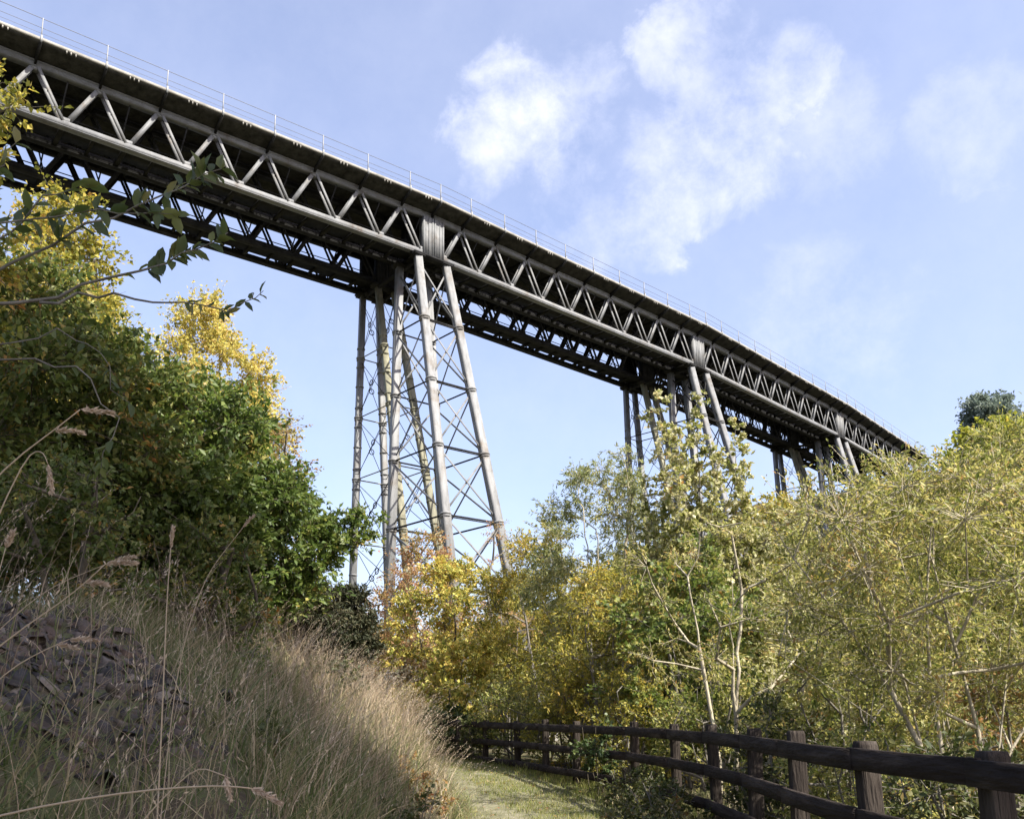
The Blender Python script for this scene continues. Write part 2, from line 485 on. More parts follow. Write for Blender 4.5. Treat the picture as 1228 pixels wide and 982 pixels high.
py_ = np.arange(1.0, 27.5, .25)
pu = np.linspace(.03, .95, 9)
PX = left_x(py_)[:, None] * (1 - pu) + (fence_x(py_)[:, None] - .25) * pu
PYY = np.repeat(py_[:, None], len(pu), 1)
PZ = ground_z(PX, PYY) + .012
pi_ = np.arange(PX.size).reshape(PX.shape)
quads = np.stack([pi_[:-1, :-1], pi_[:-1, 1:], pi_[1:, 1:], pi_[1:, :-1]], -1).reshape(-1, 4)
tag(np_mesh('path', np.stack([PX, PYY, PZ], -1).reshape(-1, 3), quads, 4, M['path'], smooth=True), kind='structure')

# ------------------------------------------------------------------ viaduct
HB = 27.62          # bottom chord
HT = 2.39           # truss height
SP, PW = 26.0, 1.6   # span, width of the end posts
BAY = (SP - PW) / 9
TH = [R(t) for t in (55.5, 51.127, 46.787, 42.713, 40.034)]   # heading of each span
TR = [0, 1.844, 4.803, 6.535]                                  # the four trusses, across
OV, DK = 1.10, 3.03


def dvec(t):
    return np.array([math.sin(t), math.cos(t), 0])


def nvec(t):
    return np.array([-math.cos(t), math.sin(t), 0])


P1 = np.array([-4.479, 49.111, 0])
PIER = {1: P1}
PIER[0] = P1 - SP * dvec(TH[1])
PIER[-1] = PIER[0] - SP * dvec(TH[0])
PIER[2] = P1 + SP * dvec(TH[2])
PIER[3] = PIER[2] + SP * dvec(TH[3])
PIER[4] = PIER[3] + SP * dvec(TH[4])
HEAD = {-1: TH[0], 4: TH[4]}
for k in range(4):
    HEAD[k] = (TH[k] + TH[k + 1]) / 2
Z = np.array([0, 0, 1.0])


def row_at(pier, t, z=0.0):
    return PIER[pier] + nvec(HEAD[pier]) * t + Z * z


VO = P1.copy()
via = empty('railway_viaduct', tuple(VO))
tag(via, 'long grey iron railway viaduct on lattice trestle towers crossing high over the valley', 'viaduct')


def vbuild(mb, name, mat, parent=via, smooth=False):
    return mb.build(name, mat, parent, origin=VO, smooth=smooth)


ks = [-1, 0, 1, 2, 3, 4]
# deck and its pale edge
prof = [(-OV + .02, DK - .02), (-OV + .02, DK - .15), (-.9, DK - .20), (-.2, HT + .22), (TR[3] + .2, HT + .22), (TR[3] + .9, DK - .20), (TR[3] + OV - .02, DK - .15), (TR[3] + OV - .02, DK - .02)]
mb = MB()
mb.extrude([[row_at(k, t, HB + z) for t, z in prof] for k in ks])
deck = vbuild(mb, 'deck', M['deck'])
for sgn in (0, 1):
    mb = MB()
    t0, t1 = (-OV - .03, -OV + .12) if sgn == 0 else (TR[3] + OV - .12, TR[3] + OV + .03)
    mb.extrude([[row_at(k, t, HB + z) for t, z in ((t0, DK - .135), (t1, DK - .135), (t1, DK + .02), (t0, DK + .02))] for k in ks])
    if sgn == 0:
        for i in range(5):
            a, b = row_at(ks[i], -OV, HB), row_at(ks[i + 1], -OV, HB)
            d = (b - a) / np.linalg.norm(b - a)
            for j in range(9):
                for q in (-.18, 0, .2):
                    p = a + d * (PW / 2 + (j + .95) * BAY + q) + Z * (DK - .20)
                    mb.beam(p - Z * .06, p + Z * .07, .05, .07, side=d)
    vbuild(mb, 'deck_edge', M['fascia'], deck)

rest_br, rest_post, rest_diag, rest_strut, rest_tie = MB(), MB(), MB(), MB(), MB()
railing = None
rail_mb = {}
for side in (0, 1):
    tt = -OV + .03 if side == 0 else TR[3] + OV - .03
    w = MB()
    for z, r in ((.98, .014), (.52, .011), (.25, .008)):
        w.tube([row_at(k, tt, HB + DK + z) for k in ks], r, 5)
    rail_mb[side] = vbuild(w, 'railing', M['wire'])
for i in range(5):
    k0, k1 = ks[i], ks[i + 1]
    for side in (0, 1):
        tt = -OV + .03 if side == 0 else TR[3] + OV - .03
        a, b = row_at(k0, tt), row_at(k1, tt)
        d = (b - a) / np.linalg.norm(b - a)
        n = nvec(TH[i]) * (1 if side == 0 else -1)
        Ls = np.linalg.norm(b - a)
        stations = [PW / 2 + (j + .5) * BAY for j in range(9)] + ([Ls - .15] if i < 4 else [])
        for s in stations:
            p = a + d * s
            m = MB() if side == 0 else rest_post
            m.beam(p + Z * (HB + DK - .1), p + Z * (HB + DK + 1.02), .042, .042, side=d)
            m.beam(p + Z * (HB + DK - .22) - n * .07, p + Z * (HB + DK + .12) - n * .07, .09, .05, side=d)
            if side == 0:
                vbuild(m, 'railing_post', M['rail'], rail_mb[0])
            m = MB() if side == 0 else rest_br
            # tapered cantilever bracket under the overhang
            e0, e1 = p + n * -.02, p + n * (OV - .2)
            hw = d * .05
            zt0, zt1 = HB + DK - .17, HB + HT + .24
            m.hexa([e0 - hw + Z * (zt0 - .10), e0 + hw + Z * (zt0 - .10), e1 + hw + Z * (zt1 - .30), e1 - hw + Z * (zt1 - .30),
                    e0 - hw + Z * zt0, e0 + hw + Z * zt0, e1 + hw + Z * (zt1 + .02), e1 - hw + Z * (zt1 + .02)])
            if side == 0:
                vbuild(m, 'bracket', M['steel_dark'], deck)
o = vbuild(rest_post, 'railing_post', M['rail'], rail_mb[1])
o = vbuild(rest_br, 'bracket', M['steel_dark'], deck)
tag(o, kind='stuff')

# trusses
for i in range(5):
    k0, k1 = ks[i], ks[i + 1]
    for r, t in enumerate(TR):
        a, b = row_at(k0, t, HB), row_at(k1, t, HB)
        d = (b - a) / np.linalg.norm(b - a)
        n = nvec(TH[i])
        Ls = np.linalg.norm(b - a)
        bay = (Ls - PW) / 9
        matT = M['steel'] if r == 0 else M['steel_dark']  # rear trusses: same iron, coloured darker for the shade under the deck
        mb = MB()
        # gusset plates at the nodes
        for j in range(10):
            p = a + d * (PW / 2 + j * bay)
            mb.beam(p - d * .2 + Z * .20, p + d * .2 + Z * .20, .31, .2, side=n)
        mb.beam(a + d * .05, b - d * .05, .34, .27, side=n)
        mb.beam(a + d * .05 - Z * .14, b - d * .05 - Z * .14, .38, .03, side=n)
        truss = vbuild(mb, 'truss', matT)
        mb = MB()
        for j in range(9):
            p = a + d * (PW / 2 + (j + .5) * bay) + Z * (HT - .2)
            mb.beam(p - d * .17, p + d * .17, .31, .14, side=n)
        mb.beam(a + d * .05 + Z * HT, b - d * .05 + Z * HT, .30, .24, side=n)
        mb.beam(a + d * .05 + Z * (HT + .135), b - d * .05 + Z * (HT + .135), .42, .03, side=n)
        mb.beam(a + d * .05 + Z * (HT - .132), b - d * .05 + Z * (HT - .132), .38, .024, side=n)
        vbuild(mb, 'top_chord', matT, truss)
        for j in range(9):
            b0 = a + d * (PW / 2 + j * bay + .10) + Z * .12
            tp = a + d * (PW / 2 + (j + .5) * bay) + Z * (HT - .12)
            b1 = a + d * (PW / 2 + (j + 1) * bay - .10) + Z * .12
            # strut up to the right: two channels close together, seen as one bar
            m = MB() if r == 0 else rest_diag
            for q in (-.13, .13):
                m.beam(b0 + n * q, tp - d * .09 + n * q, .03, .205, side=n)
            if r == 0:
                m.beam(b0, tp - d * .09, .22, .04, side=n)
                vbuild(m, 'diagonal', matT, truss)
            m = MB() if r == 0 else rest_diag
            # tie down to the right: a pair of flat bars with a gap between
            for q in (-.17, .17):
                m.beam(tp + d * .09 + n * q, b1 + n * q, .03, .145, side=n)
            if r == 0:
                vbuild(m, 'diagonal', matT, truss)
        for e, kk in ((0, k0), (1, k1)):
            # half of the end post that stands over the pier
            mb = MB()
            x0, x1 = (.03, PW / 2 - .08) if e == 0 else (-PW / 2 + .08, -.03)
            o0 = a if e == 0 else b
            zb, zt = -.13, HT - .13
            mb.beam(o0 + d * x0 + Z * ((zb + zt) / 2), o0 + d * x1 + Z * ((zb + zt) / 2), .40, zt - zb, side=n)
            for xs in ((x0 + .045, .09), (x0 * .45 + x1 * .55, .035), (x1 - .045, .09)):
                mb.beam(o0 + d * xs[0] + Z * (zb - .004), o0 + d * xs[0] + Z * (zt + .004), xs[1], .50, side=d)
            vbuild(mb, 'end_post', matT, truss)
    # floor between the two trusses of each viaduct, and what hangs inside
    for (ra, rb) in ((0, 1), (2, 3)):
        ta, tb = TR[ra], TR[rb]
        mb = MB()
        n = nvec(TH[i])
        a, b = row_at(k0, ta + .17, HB + .10), row_at(k1, ta + .17, HB + .10)
        d = (b - a) / np.linalg.norm(b - a)
        wd = tb - ta - .17 - .46
        mb.beam(a + n * wd / 2, b + n * wd / 2, wd, .05, side=n)
        mb2 = MB()
        for j in range(19):
            s = PW / 2 + j * BAY / 2
            p = row_at(k0, ta, HB) + d * s
            q = p + n * (tb - ta)
            mb.beam(p, q, .20 if j % 2 == 0 else .12, .17, side=d)
            if j % 2 == 0:
                mb2.beam(p + Z * .2, q + Z * (HT - .2), .07, .03, side=d)
                mb2.beam(q + Z * .2, p + Z * (HT - .2), .07, .03, side=d)
            else:
                mb2.beam(p + Z * (HT - .1), q + Z * (HT - .1), .12, .2, side=d)
        vbuild(mb, 'floor_plate', M['steel_dark'])
        for tq, zq in ((.55, .55), (.9, .95), (1.25, .62)):
            mb2.tube([row_at(k0, ta + tq, HB + zq), row_at(k1, ta + tq, HB + zq)], .03, 6)
        vbuild(mb2, 'cross_frame', M['steel_dark'])
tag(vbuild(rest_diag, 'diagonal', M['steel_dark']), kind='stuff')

# trestle towers
LEV = [0.35, 4.3, 8.2, 12.1, 16.0, 19.9, 23.8, 27.4]
ST = [.2322, -.0432, .2407, -.033]
OUT = [-1, 1, -1, 1]
FL = [1.26, .93, .90, .93] * 4


def leg_pt(pier, row, side, D):
    hd = HEAD[pier]
    a0, sa = (.986, .0471) if row < 2 else (.5795, .0347)
    return row_at(pier, TR[row]) + dvec(hd) * side * (a0 + sa * D) + nvec(hd) * OUT[row] * ST[row] * D + Z * (HB - .2 - D)


for pier in (1, 2, 3, 0):
    hd = HEAD[pier]
    d, n = dvec(hd), nvec(hd)
    plates, feet = [], []
    for row in range(4):
        mb = MB()
        plates.append(mb)
        a0 = .986 if row < 2 else .58
        c = row_at(pier, TR[row], HB - .215)
        mb.beam(c - d * (a0 + .42), c + d * (a0 + .42), .62, .10, side=n)
        mb.beam(c - d * (a0 + .42) - Z * .06, c + d * (a0 + .42) - Z * .06, .5, .04, side=n)
        for side in (-1, 1):
            cc = c + d * side * a0
            mb.beam(cc - d * .34 - Z * .10, cc + d * .34 - Z * .10, .66, .07, side=n)
    girder = MB()
    for side in (-1, 1):
        p, q = row_at(pier, TR[0], HB - .36) + d * side * .8, row_at(pier, TR[3], HB - .36) + d * side * .55
        girder.beam(p + n * .4, q, .16, .2, side=d)
    for u in (.12, .5, .9):
        c = row_at(pier, TR[3] * u, HB - .36)
        girder.beam(c - d * .8, c + d * .8, .14, .16, side=n)
    dmax = {}
    for row in range(4):
        for side in (-1, 1):
            D = 27.3
            for it in range(3):
                q = leg_pt(pier, row, side, D)
                D = HB - .2 - float(ground_z(q[0], q[1])) - .2
            dmax[row, side] = D
            q = leg_pt(pier, row, side, D)
            mb = MB()
            mb.beam(q - Z * 1.0, q + Z * .55, 1.1, 1.1, side=d)
            feet.append(mb)
    tower = vbuild(girder, 'trestle_tower', M['steel_dark'])
    for m in plates:
        vbuild(m, 'bearing_plate', M['steel_dark'], tower)
    for m in feet:
        vbuild(m, 'footing', M['stone'], tower)
    for row in range(4):
        for side in (-1, 1):
            m = MB()
            rad = .238 if row < 2 else .205
            D1 = dmax[row, side]
            m.tube([leg_pt(pier, row, side, .05), leg_pt(pier, row, side, D1)], [rad * .96, rad * 1.04], 16, prof=FL)
            for lv in LEV[1:]:
                if lv > D1 - .5:
                    continue
                for dl, hh, k in ((0, .045, 1.34), (.14, .03, 1.24)):
                    m.tube([leg_pt(pier, row, side, lv + dl - hh), leg_pt(pier, row, side, lv + dl + hh)], rad * k, 14)
                if row >= 2:
                    for dl in (-.62, .62, 1.9):
                        if 0 < lv + dl < D1:
                            m.tube([leg_pt(pier, row, side, lv + dl - .035), leg_pt(pier, row, side, lv + dl + .035)], rad * 1.25, 14)
            cm_ = M['column_lichen'] if row == 2 else (M['column'] if pier in (1, 0) else M['steel'])
            vbuild(m, 'column', cm_, tower)
    nsolo_far = 0
    for pair in ((0, 1), (2, 3)):
        near = pair[0] == 0
        faces = [((pair[0], -1), (pair[0], 1)), ((pair[1], -1), (pair[1], 1)), ((pair[0], -1), (pair[1], -1)), ((pair[0], 1), (pair[1], 1))]
        for li, lv in enumerate(LEV):
            nxt = LEV[li + 1] if li + 1 < len(LEV) else None
            for (ra, sa_), (rb, sb_) in faces:
                if lv > min(dmax[ra, sa_], dmax[rb, sb_]):
                    continue
                pa, pb = leg_pt(pier, ra, sa_, lv), leg_pt(pier, rb, sb_, lv)
                if li > 0:
                    solo = pier == 1 or (pier == 2 and near)
                    m = MB() if solo else rest_strut
                    rr = .05 if near else .038
                    m.tube([pa, pb], rr, 6)
                    if near and ra == 0 and rb == 0:
                        m.beam(pa - Z * .09, pb - Z * .09, .05, .05)
                    if solo:
                        vbuild(m, 'strut', M['steel_dark'] if near else M['column_lichen'], tower)
                if nxt and nxt < 28:
                    qa, qb = leg_pt(pier, ra, sa_, nxt), leg_pt(pier, rb, sb_, nxt)
                    axn = np.cross(qb - pa, pb - qa)
                    axn = axn / np.linalg.norm(axn)
                    sp = [pa * .96 + qa * .04, pb * .96 + qb * .04, qa * .97 + pa * .03, qb * .97 + pb * .03]
                    for u, v, off in ((sp[0], sp[3], .035), (sp[1], sp[2], -.035)):
                        solo = pier == 1 and (near or nsolo_far < 44)
                        if not near and pier == 1:
                            nsolo_far += 1
                        m = MB() if solo else rest_tie
                        if near:
                            m.beam(u + axn * off, v + axn * off, .10, .025, side=np.cross(v - u, axn))
                        else:
                            m.tube([u + axn * off * .6, v + axn * off * .6], .02, 5)
                            if off > 0:
                                # where the two lines cross
                                m.ring((u + v) / 2, axn, .17, .028)
                        if solo:
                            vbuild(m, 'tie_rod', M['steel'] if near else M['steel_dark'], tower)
tag(vbuild(rest_strut, 'strut', M['steel_dark']), kind='stuff')
tag(vbuild(rest_tie, 'tie_rod', M['steel_dark']), kind='stuff')
# masonry abutment at the far end
mb = MB()
pa = row_at(4, -1.2, 0)
pb = row_at(4, TR[3] + 1.2, 0)
mb.beam(pa + dvec(TH[4]) * 2.4 + Z * (HB - 4.2), pb + dvec(TH[4]) * 2.4 + Z * (HB - 4.2), 5.0, 7.6, side=dvec(TH[4]))
vbuild(mb, 'abutment', M['stone'])

# ------------------------------------------------------------------ fence beside the path
fence = empty('post_and_rail_fence', (2.4, 6.0, 0))
tag(fence, 'dark brown three rail timber fence curving along the right side of the path', 'fence')
FO = np.array((2.4, 6.0, 0.0))
RAILZ = [(1.26, .14), (.88, .13), (.48, .13)]


def rail_top(y):
    return np.interp(y, [0, 12, 20, 28], [0, .02, .05, .12])


for k, (x, y) in enumerate(FENCE):
    m = MB()
    g = float(ground_z(x, y))
    rr = np.random.default_rng(100 + k)
    tp = 1.385 + rail_top(y) + rr.uniform(-.03, .03)
    lx, ly = rr.uniform(-.035, .035), rr.uniform(-.02, .02)
    s = .066 if y < 10 else .058
    t2 = np.array([FENCE[min(k + 1, len(FENCE) - 1)][0] - FENCE[max(k - 1, 0)][0], FENCE[min(k + 1, len(FENCE) - 1)][1] - FENCE[max(k - 1, 0)][1], 0])
    t2 /= np.linalg.norm(t2)
    nn = np.array([t2[1], -t2[0], 0])
    ax = np.array([x, y, 0]) + nn * .02
    rows = []
    for z, kx, ks_ in ((g - .3, 0, 1), (g + .3, .2, 1), (g + .8, .55, .98), (tp - .03, 1, .97), (tp, 1, .86)):
        c = ax + np.array([lx * kx, ly * kx, z])
        hs = s * ks_
        rows.append([c + t2 * hs * a + nn * hs * b for a, b in ((-.9, -1), (.9, -1), (1, -.9), (1, .9), (.9, 1), (-.9, 1), (-1, .9), (-1, -.9))])
    m.extrude(rows)
    m.build('post', M['fence'], fence, origin=FO)
for ri, (rz, rh) in enumerate(RAILZ):
    for k in range(0, len(FENCE) - 1):
        (x0, y0), (x1, y1) = FENCE[k], FENCE[k + 1]
        rr = np.random.default_rng(300 + ri * 40 + k)
        m = MB()
        a, b = np.array([x0, y0, rz + rail_top(y0)]), np.array([x1, y1, rz + rail_top(y1)])
        t2 = (b - a) / np.linalg.norm(b - a)
        nn = np.array([t2[1], -t2[0], 0])
        a = a - t2 * .04 - nn * (.088 + .004 * (k % 2)) + Z * rr.uniform(-.006, .006)
        b = b + t2 * .04 - nn * (.088 + .004 * (k % 2)) + Z * rr.uniform(-.006, .006)
        rows = []
        for u in np.linspace(0, 1, 7):
            c = a + (b - a) * u - Z * .004 * math.sin(math.pi * u)
            h = rh / 2 * (1 + rr.uniform(-.018, .018))
            w = .022
            rows.append([c - nn * w - Z * h * .97, c - nn * w * .8 - Z * h, c + nn * w - Z * h, c + nn * w + Z * h * .98, c + nn * w * .7 + Z * h, c - nn * w + Z * h * .98])
        m.extrude(rows)
        m.build('rail', M['fence_rail'], fence, origin=FO)


# ------------------------------------------------------------------ vegetation
def unit(v):
    return v / np.maximum(np.linalg.norm(v, axis=-1, keepdims=True), 1e-9)


def frusta(A, B, ra, rb, n=5):
    """separate tapered tube pieces from A to B (vectorised)"""
    t = unit(B - A)
    ref = np.where(np.abs(t[:, 2:3]) > .9, np.array([[1.0, 0, 0]]), np.array([[0, 0, 1.0]]))
    u = unit(np.cross(t, ref))
    v = np.cross(t, u)
    ang = np.arange(n) * 2 * math.pi / n
    ring = u[:, None, :] * np.cos(ang)[None, :, None] + v[:, None, :] * np.sin(ang)[None, :, None]
    va = A[:, None] + ring * ra[:, None, None]
    vb = B[:, None] + ring * rb[:, None, None]
    V = np.concatenate([va, vb], 1).reshape(-1, 3)
    base = (np.arange(len(A)) * 2 * n)[:, None]
    k = np.arange(n)
    q = np.stack([k, (k + 1) % n, n + (k + 1) % n, n + k], -1).reshape(1, -1)
    return V, (base + q).reshape(-1, 4)


def leaf_geo(P, a, nrm_, ln, wd, fold=.12, rounded=False):
    """leaves as folded rhombs (two triangles) or as rounder folded blades (four triangles)"""
    s = unit(np.cross(a, nrm_))
    nn = np.cross(s, a)
    ln = ln[:, None]
    wd = wd[:, None]
    n = len(P)
    if not rounded:
        mid = P + a * ln * .45 + nn * ln * fold
        V = np.stack([P, mid + s * wd / 2, P + a * ln, mid - s * wd / 2], 1).reshape(-1, 3)
        b = (np.arange(n) * 4)[:, None]
        F = (b + np.array([[0, 1, 2, 0, 2, 3]])).reshape(-1, 3)
        return V, F, 4
    m1 = P + a * ln * .30 + nn * ln * fold
    m2 = P + a * ln * .68 + nn * ln * fold * .7
    tip = P + a * ln - nn * ln * .08
    V = np.stack([P, m1 + s * wd / 2, m2 + s * wd * .42, tip, m2 - s * wd * .42, m1 - s * wd / 2, P + a * ln * .5], 1).reshape(-1, 3)
    b = (np.arange(n) * 7)[:, None]
    F = (b + np.array([[0, 1, 6, 1, 2, 6, 2, 3, 6, 6, 3, 4, 6, 4, 5, 6, 5, 0]])).reshape(-1, 3)
    return V, F, 7


def plant_geo(seed, clumps, stems, twigs=26, leaves=12, leaf=(.08, .035), droop=.15, up=.3, rounded=False,
              r0=.045, sparse=1.0, twig_len=(.6, 1.15), tip_r=.004, jitter=.25, wander=.12, gap=0.0):
    """a woody plant in local metres. clumps: (x, y, z, radius) foliage masses; stems: polylines from the ground.
    Limbs run from the stems to each clump, twigs fill the clump and leaves sit along the twigs."""
    g = np.random.default_rng(seed)
    nodes = []
    par = []
    for st in stems:
        st = [np.array(p, float) for p in st]
        prev = -1
        for a, b in zip(st[:-1], st[1:]):
            k = max(2, int(np.linalg.norm(b - a) / .3))
            for u in np.linspace(0, 1, k, endpoint=False):
                if prev == -1 or u > 0:
                    w = g.normal(0, wander * .16, 3) if prev != -1 else 0
                    nodes.append(a + (b - a) * u + w)
                    par.append(prev)
                    prev = len(nodes) - 1
        nodes.append(st[-1])
        par.append(prev)
    base_pts = np.array([st[0] for st in stems])
    order = sorted(range(len(clumps)), key=lambda i: clumps[i][2] + .5 * np.min(np.linalg.norm(base_pts[:, :2] - np.array(clumps[i][:2]), axis=1)))
    tips = []
    nstem = len(nodes)
    for ci in order:
        c = np.array(clumps[ci][:3], float)
        cr = clumps[ci][3]
        A = np.array(nodes)
        dv = c - A
        dist = np.linalg.norm(dv, axis=1)
        gdir = A - A[np.maximum(np.array(par), 0)]
        gdir = gdir / np.maximum(np.linalg.norm(gdir, axis=1, keepdims=True), 1e-6)
        ca = (gdir * dv).sum(1) / np.maximum(dist, 1e-6)
        cost = dist * (1 + .55 * (1 - ca)) + 1.2 * np.maximum(0, A[:, 2] - c[2] + .15 * dist) + .8 * np.maximum(0, .25 - A[:, 2])
        j = int(np.argmin(cost))
        p0 = A[j]
        L_ = dist[j]
        k = max(1, int(L_ / .3))
        prev = j
        bend = np.array([0, 0, up * .25 * L_])
        w = np.zeros(3)
        for u in np.linspace(0, 1, k + 1)[1:]:
            w = w + g.normal(0, wander * .3, 3)
            q = p0 + (c - p0) * u + bend * math.sin(math.pi * u) * .6 + w * math.sin(math.pi * min(u, .97))
            nodes.append(q)
            par.append(prev)
            prev = len(nodes) - 1
        tips.append((prev, c, cr, ci))
    Nn = np.array(nodes)
    par = np.array(par)
    TA, TB, LP, LD, LR = [], [], [], [], []
    cnt = np.zeros(len(Nn))
    for node, c, cr, ci in tips:
        t = max(3, int(twigs * (cr / .6) ** 2))
        cnt[node] += t
        dr = unit(g.normal(0, 1, (t, 3)) + np.array([0, 0, up]))
        rad = cr * g.uniform(twig_len[0], twig_len[1], (t, 1)) * (1 + .35 * (g.random((t, 1)) > .9))
        end = c + dr * rad * np.array([1, 1, .82])
        st_ = Nn[node] + (end - Nn[node]) * g.uniform(0, .25, (t, 1))
        mid = (st_ + end) / 2 + g.normal(0, .06, (t, 3)) * cr
        TA += [st_, mid]
        TB += [mid, end]
        ll = max(2, int(leaves * sparse * 1.35))
        u = g.uniform(.25, 1.05, (t, ll, 1))
        pos = np.where(u < .5, st_[:, None] + (mid - st_)[:, None] * u * 2, mid[:, None] + (end - mid)[:, None] * (u * 2 - 1))
        pos = pos + g.normal(0, jitter * .22, pos.shape) * cr
        LP.append(pos.reshape(-1, 3))
        LD.append(np.repeat(unit(end - mid)[:, None], ll, 1).reshape(-1, 3))
        LR.append(np.repeat(g.random((t, 1)), ll, 1).ravel() * .35 + g.random(t * ll) * .65 + g.normal(0, .07))
    for i in range(len(Nn) - 1, -1, -1):
        if par[i] >= 0:
            cnt[par[i]] += max(cnt[i], .5)
    rad = np.maximum(r0 * (np.maximum(cnt, 1) / max(cnt.max(), 1)) ** .5, tip_r * 1.3)
    m = par >= 0
    A, B = Nn[par[m]], Nn[m]
    rb = rad[m]
    ra = np.minimum(rad[par[m]], rb * 1.35)
    big = rb > .02
    Vs, Fs = [], []
    off = 0
    for sel, nn in ((big, 8), (~big, 5)):
        if sel.any():
            ext = (B[sel] - A[sel]) * .04
            v, f = frusta(A[sel] - ext, B[sel] + ext, ra[sel], rb[sel], nn)
            Vs.append(v)
            Fs.append(f + off)
            off += len(v)
    TA = np.concatenate(TA)
    TB = np.concatenate(TB)
    h = len(TA)
    v, f = frusta(TA, TB, np.full(h, tip_r), np.full(h, tip_r * .6), 3)
    Vs.append(v)
    Fs.append(f + off)
    wood = (np.concatenate(Vs), np.concatenate(Fs))
    P = np.concatenate(LP)
    Dd = np.concatenate(LD)
    rn = np.clip(np.concatenate(LR), 0, 1)
    if gap > 0:
        # leave real gaps: drop the leaves that fall into the empty cells of a coarse random pattern
        q = np.sin(P[:, 0] * 5.1 + seed) + np.sin(P[:, 1] * 4.7 + 2 * seed) + np.sin(P[:, 2] * 5.7 + 3 * seed)
        keep = q > -3 + 3.2 * gap
        P, Dd, rn = P[keep], Dd[keep], rn[keep]
    n = len(P)
    a = unit(Dd * .55 + g.normal(0, .55, (n, 3)) + np.array([0, 0, -droop]))
    nr_ = unit(g.normal(0, .7, (n, 3)) + np.array([0, 0, .9]))
    sc = g.uniform(.5, 1.3, n)
    V, F, k = leaf_geo(P, a, nr_, leaf[0] * sc, leaf[1] * sc * g.uniform(.85, 1.15, n), rounded=rounded)
    return wood, (V, F, np.repeat(rn, k))


def plant(name, label, cat, loc, geo, lmat, bmat, group=None, parts=('trunk', 'crown')):
    o = empty(name, loc)
    tag(o, label, cat, group)
    (wv_, wf), (lv, lf, la) = geo
    np_mesh(parts[0], wv_, wf, 4, bmat, o, smooth=True)
    np_mesh(parts[1], lv, lf, 3, lmat, o, attr=la)
    return o


def copy_plant(src, loc, rot, sc, label, group=None):
    c = src.copy()
    COL.objects.link(c)
    c.location = loc
    c.rotation_euler = (0, 0, rot)
    c.scale = (sc, sc, sc) if np.isscalar(sc) else sc
    c['label'] = label
    if group:
        c['group'] = group
    for ch in src.children:
        k = ch.copy()
        COL.objects.link(k)
        k.parent = c
    return c


def crown(seed, n, rx, ry, z0, z1, cr=(.45, .75), top=.6, shell=.45, cx=0, cy=0, ragged=.12):
    """clump centres spread through an egg-shaped crown; top < 1 narrows it upwards"""
    g = np.random.default_rng(seed)
    out = []
    tries = 0
    while len(out) < n and tries < n * 60:
        tries += 1
        h = g.random()
        w = math.sin(math.pi * (h * .86 + .10)) ** .6 * (1 - (1 - top) * h)
        a = g.uniform(0, 2 * math.pi)
        q = (shell + (1 - shell) * g.random() ** .5) * w * (1 + g.normal(0, ragged))
        p = np.array([cx + rx * q * math.cos(a), cy + ry * q * math.sin(a), z0 + (z1 - z0) * h])
        r = g.uniform(*cr)
        if all(np.linalg.norm(p - np.array(o_[:3])) > .55 * (r + o_[3]) * .8 for o_ in out):
            out.append((*p, r))
    return out


def gz(x, y):
    return float(ground_z(x, y))


def stem_set(seed, k, h, spread, base=.12, lean=(0, 0)):
    g = np.random.default_rng(seed)
    out = []
    for i in range(k):
        a = 2 * math.pi * (i + g.random() * .6) / k
        e = np.array([math.cos(a), math.sin(a)])
        s = spread * g.uniform(.5, 1.1) if k > 1 else 0
        out.append([(e[0] * base, e[1] * base, -.25), (e[0] * (base + s * .25) + lean[0] * .3, e[1] * (base + s * .25) + lean[1] * .3, h * .35),
                    (e[0] * (base + s) + lean[0], e[1] * (base + s) + lean[1], h)])
    return out


def put(name, label, cat, x, y, z1, r, lm, bm, seed, z0=.4, n=30, stems=4, cr=(.45, .75), ry=None, group=None, top=.6, **kw):
    b = gz(x, y)
    H = z1 - b
    cl = crown(seed, n, r, ry or r, z0, H - .3, cr, top)
    geo = plant_geo(seed, cl, stem_set(seed, stems, H * .72, r * .45), **kw)
    return plant(name, label, cat, (x, y, b), geo, L[lm], M[bm], group)


TG = 'trees beyond the fence'
# right side, behind the fence
put('maple_tree', 'low spreading maple turned bright yellow and orange beside the path bend', 'tree', -1.75, 27.5, 6.4, 2.6, 'maple', 'bark_brown', 11, z0=.9, n=48, cr=(.4, .7), leaf=(.085, .075), twigs=40, leaves=13, gap=.33, up=.1, ry=2.0)
put('maple_shrub', 'small yellow maple shrub low behind the far end of the fence', 'shrub', -1.35, 25.4, 3.7, 1.6, 'maple', 'bark_brown', 12, z0=.5, n=22, cr=(.35, .6), leaf=(.10, .09), twigs=34, leaves=12, gap=.2)
put('cherry_tree', 'thin pinkish autumn tree in front of the nearest viaduct tower', 'tree', -3.1, 31.5, 7.9, 2.1, 'pink', 'bark_grey', 13, z0=1.2, n=36, cr=(.45, .75), leaf=(.10, .06), twigs=30, leaves=11, gap=.2)
put('willow_tree', 'olive and gold leafed willow right of the yellow maple', 'tree', .95, 26.5, 7.3, 2.4, 'olive', 'bark_grey', 14, z0=.8, n=46, leaf=(.11, .04), twigs=36, leaves=13, gap=.2)
put('willow_tree', 'airy grey green willow with drooping sprays standing against the sky left of the poplar', 'tree', 2.35, 22.6, 8.5, 2.0, 'willow_grey', 'bark_pale', 15, z0=1.2, n=56, cr=(.38, .65), leaf=(.11, .03), twigs=38, leaves=14, gap=.15, droop=.35, top=.8)
put('willow_sapling', 'thin pale stemmed willow sapling with sparse leaves standing right behind the fence', 'tree', 3.0, 13.3, 4.6, 1.35, 'willow', 'bark_pale', 16, z0=1.7, n=20, cr=(.3, .5), stems=3, leaf=(.08, .024), twigs=22, leaves=10, gap=.3, r0=.032, top=.9)
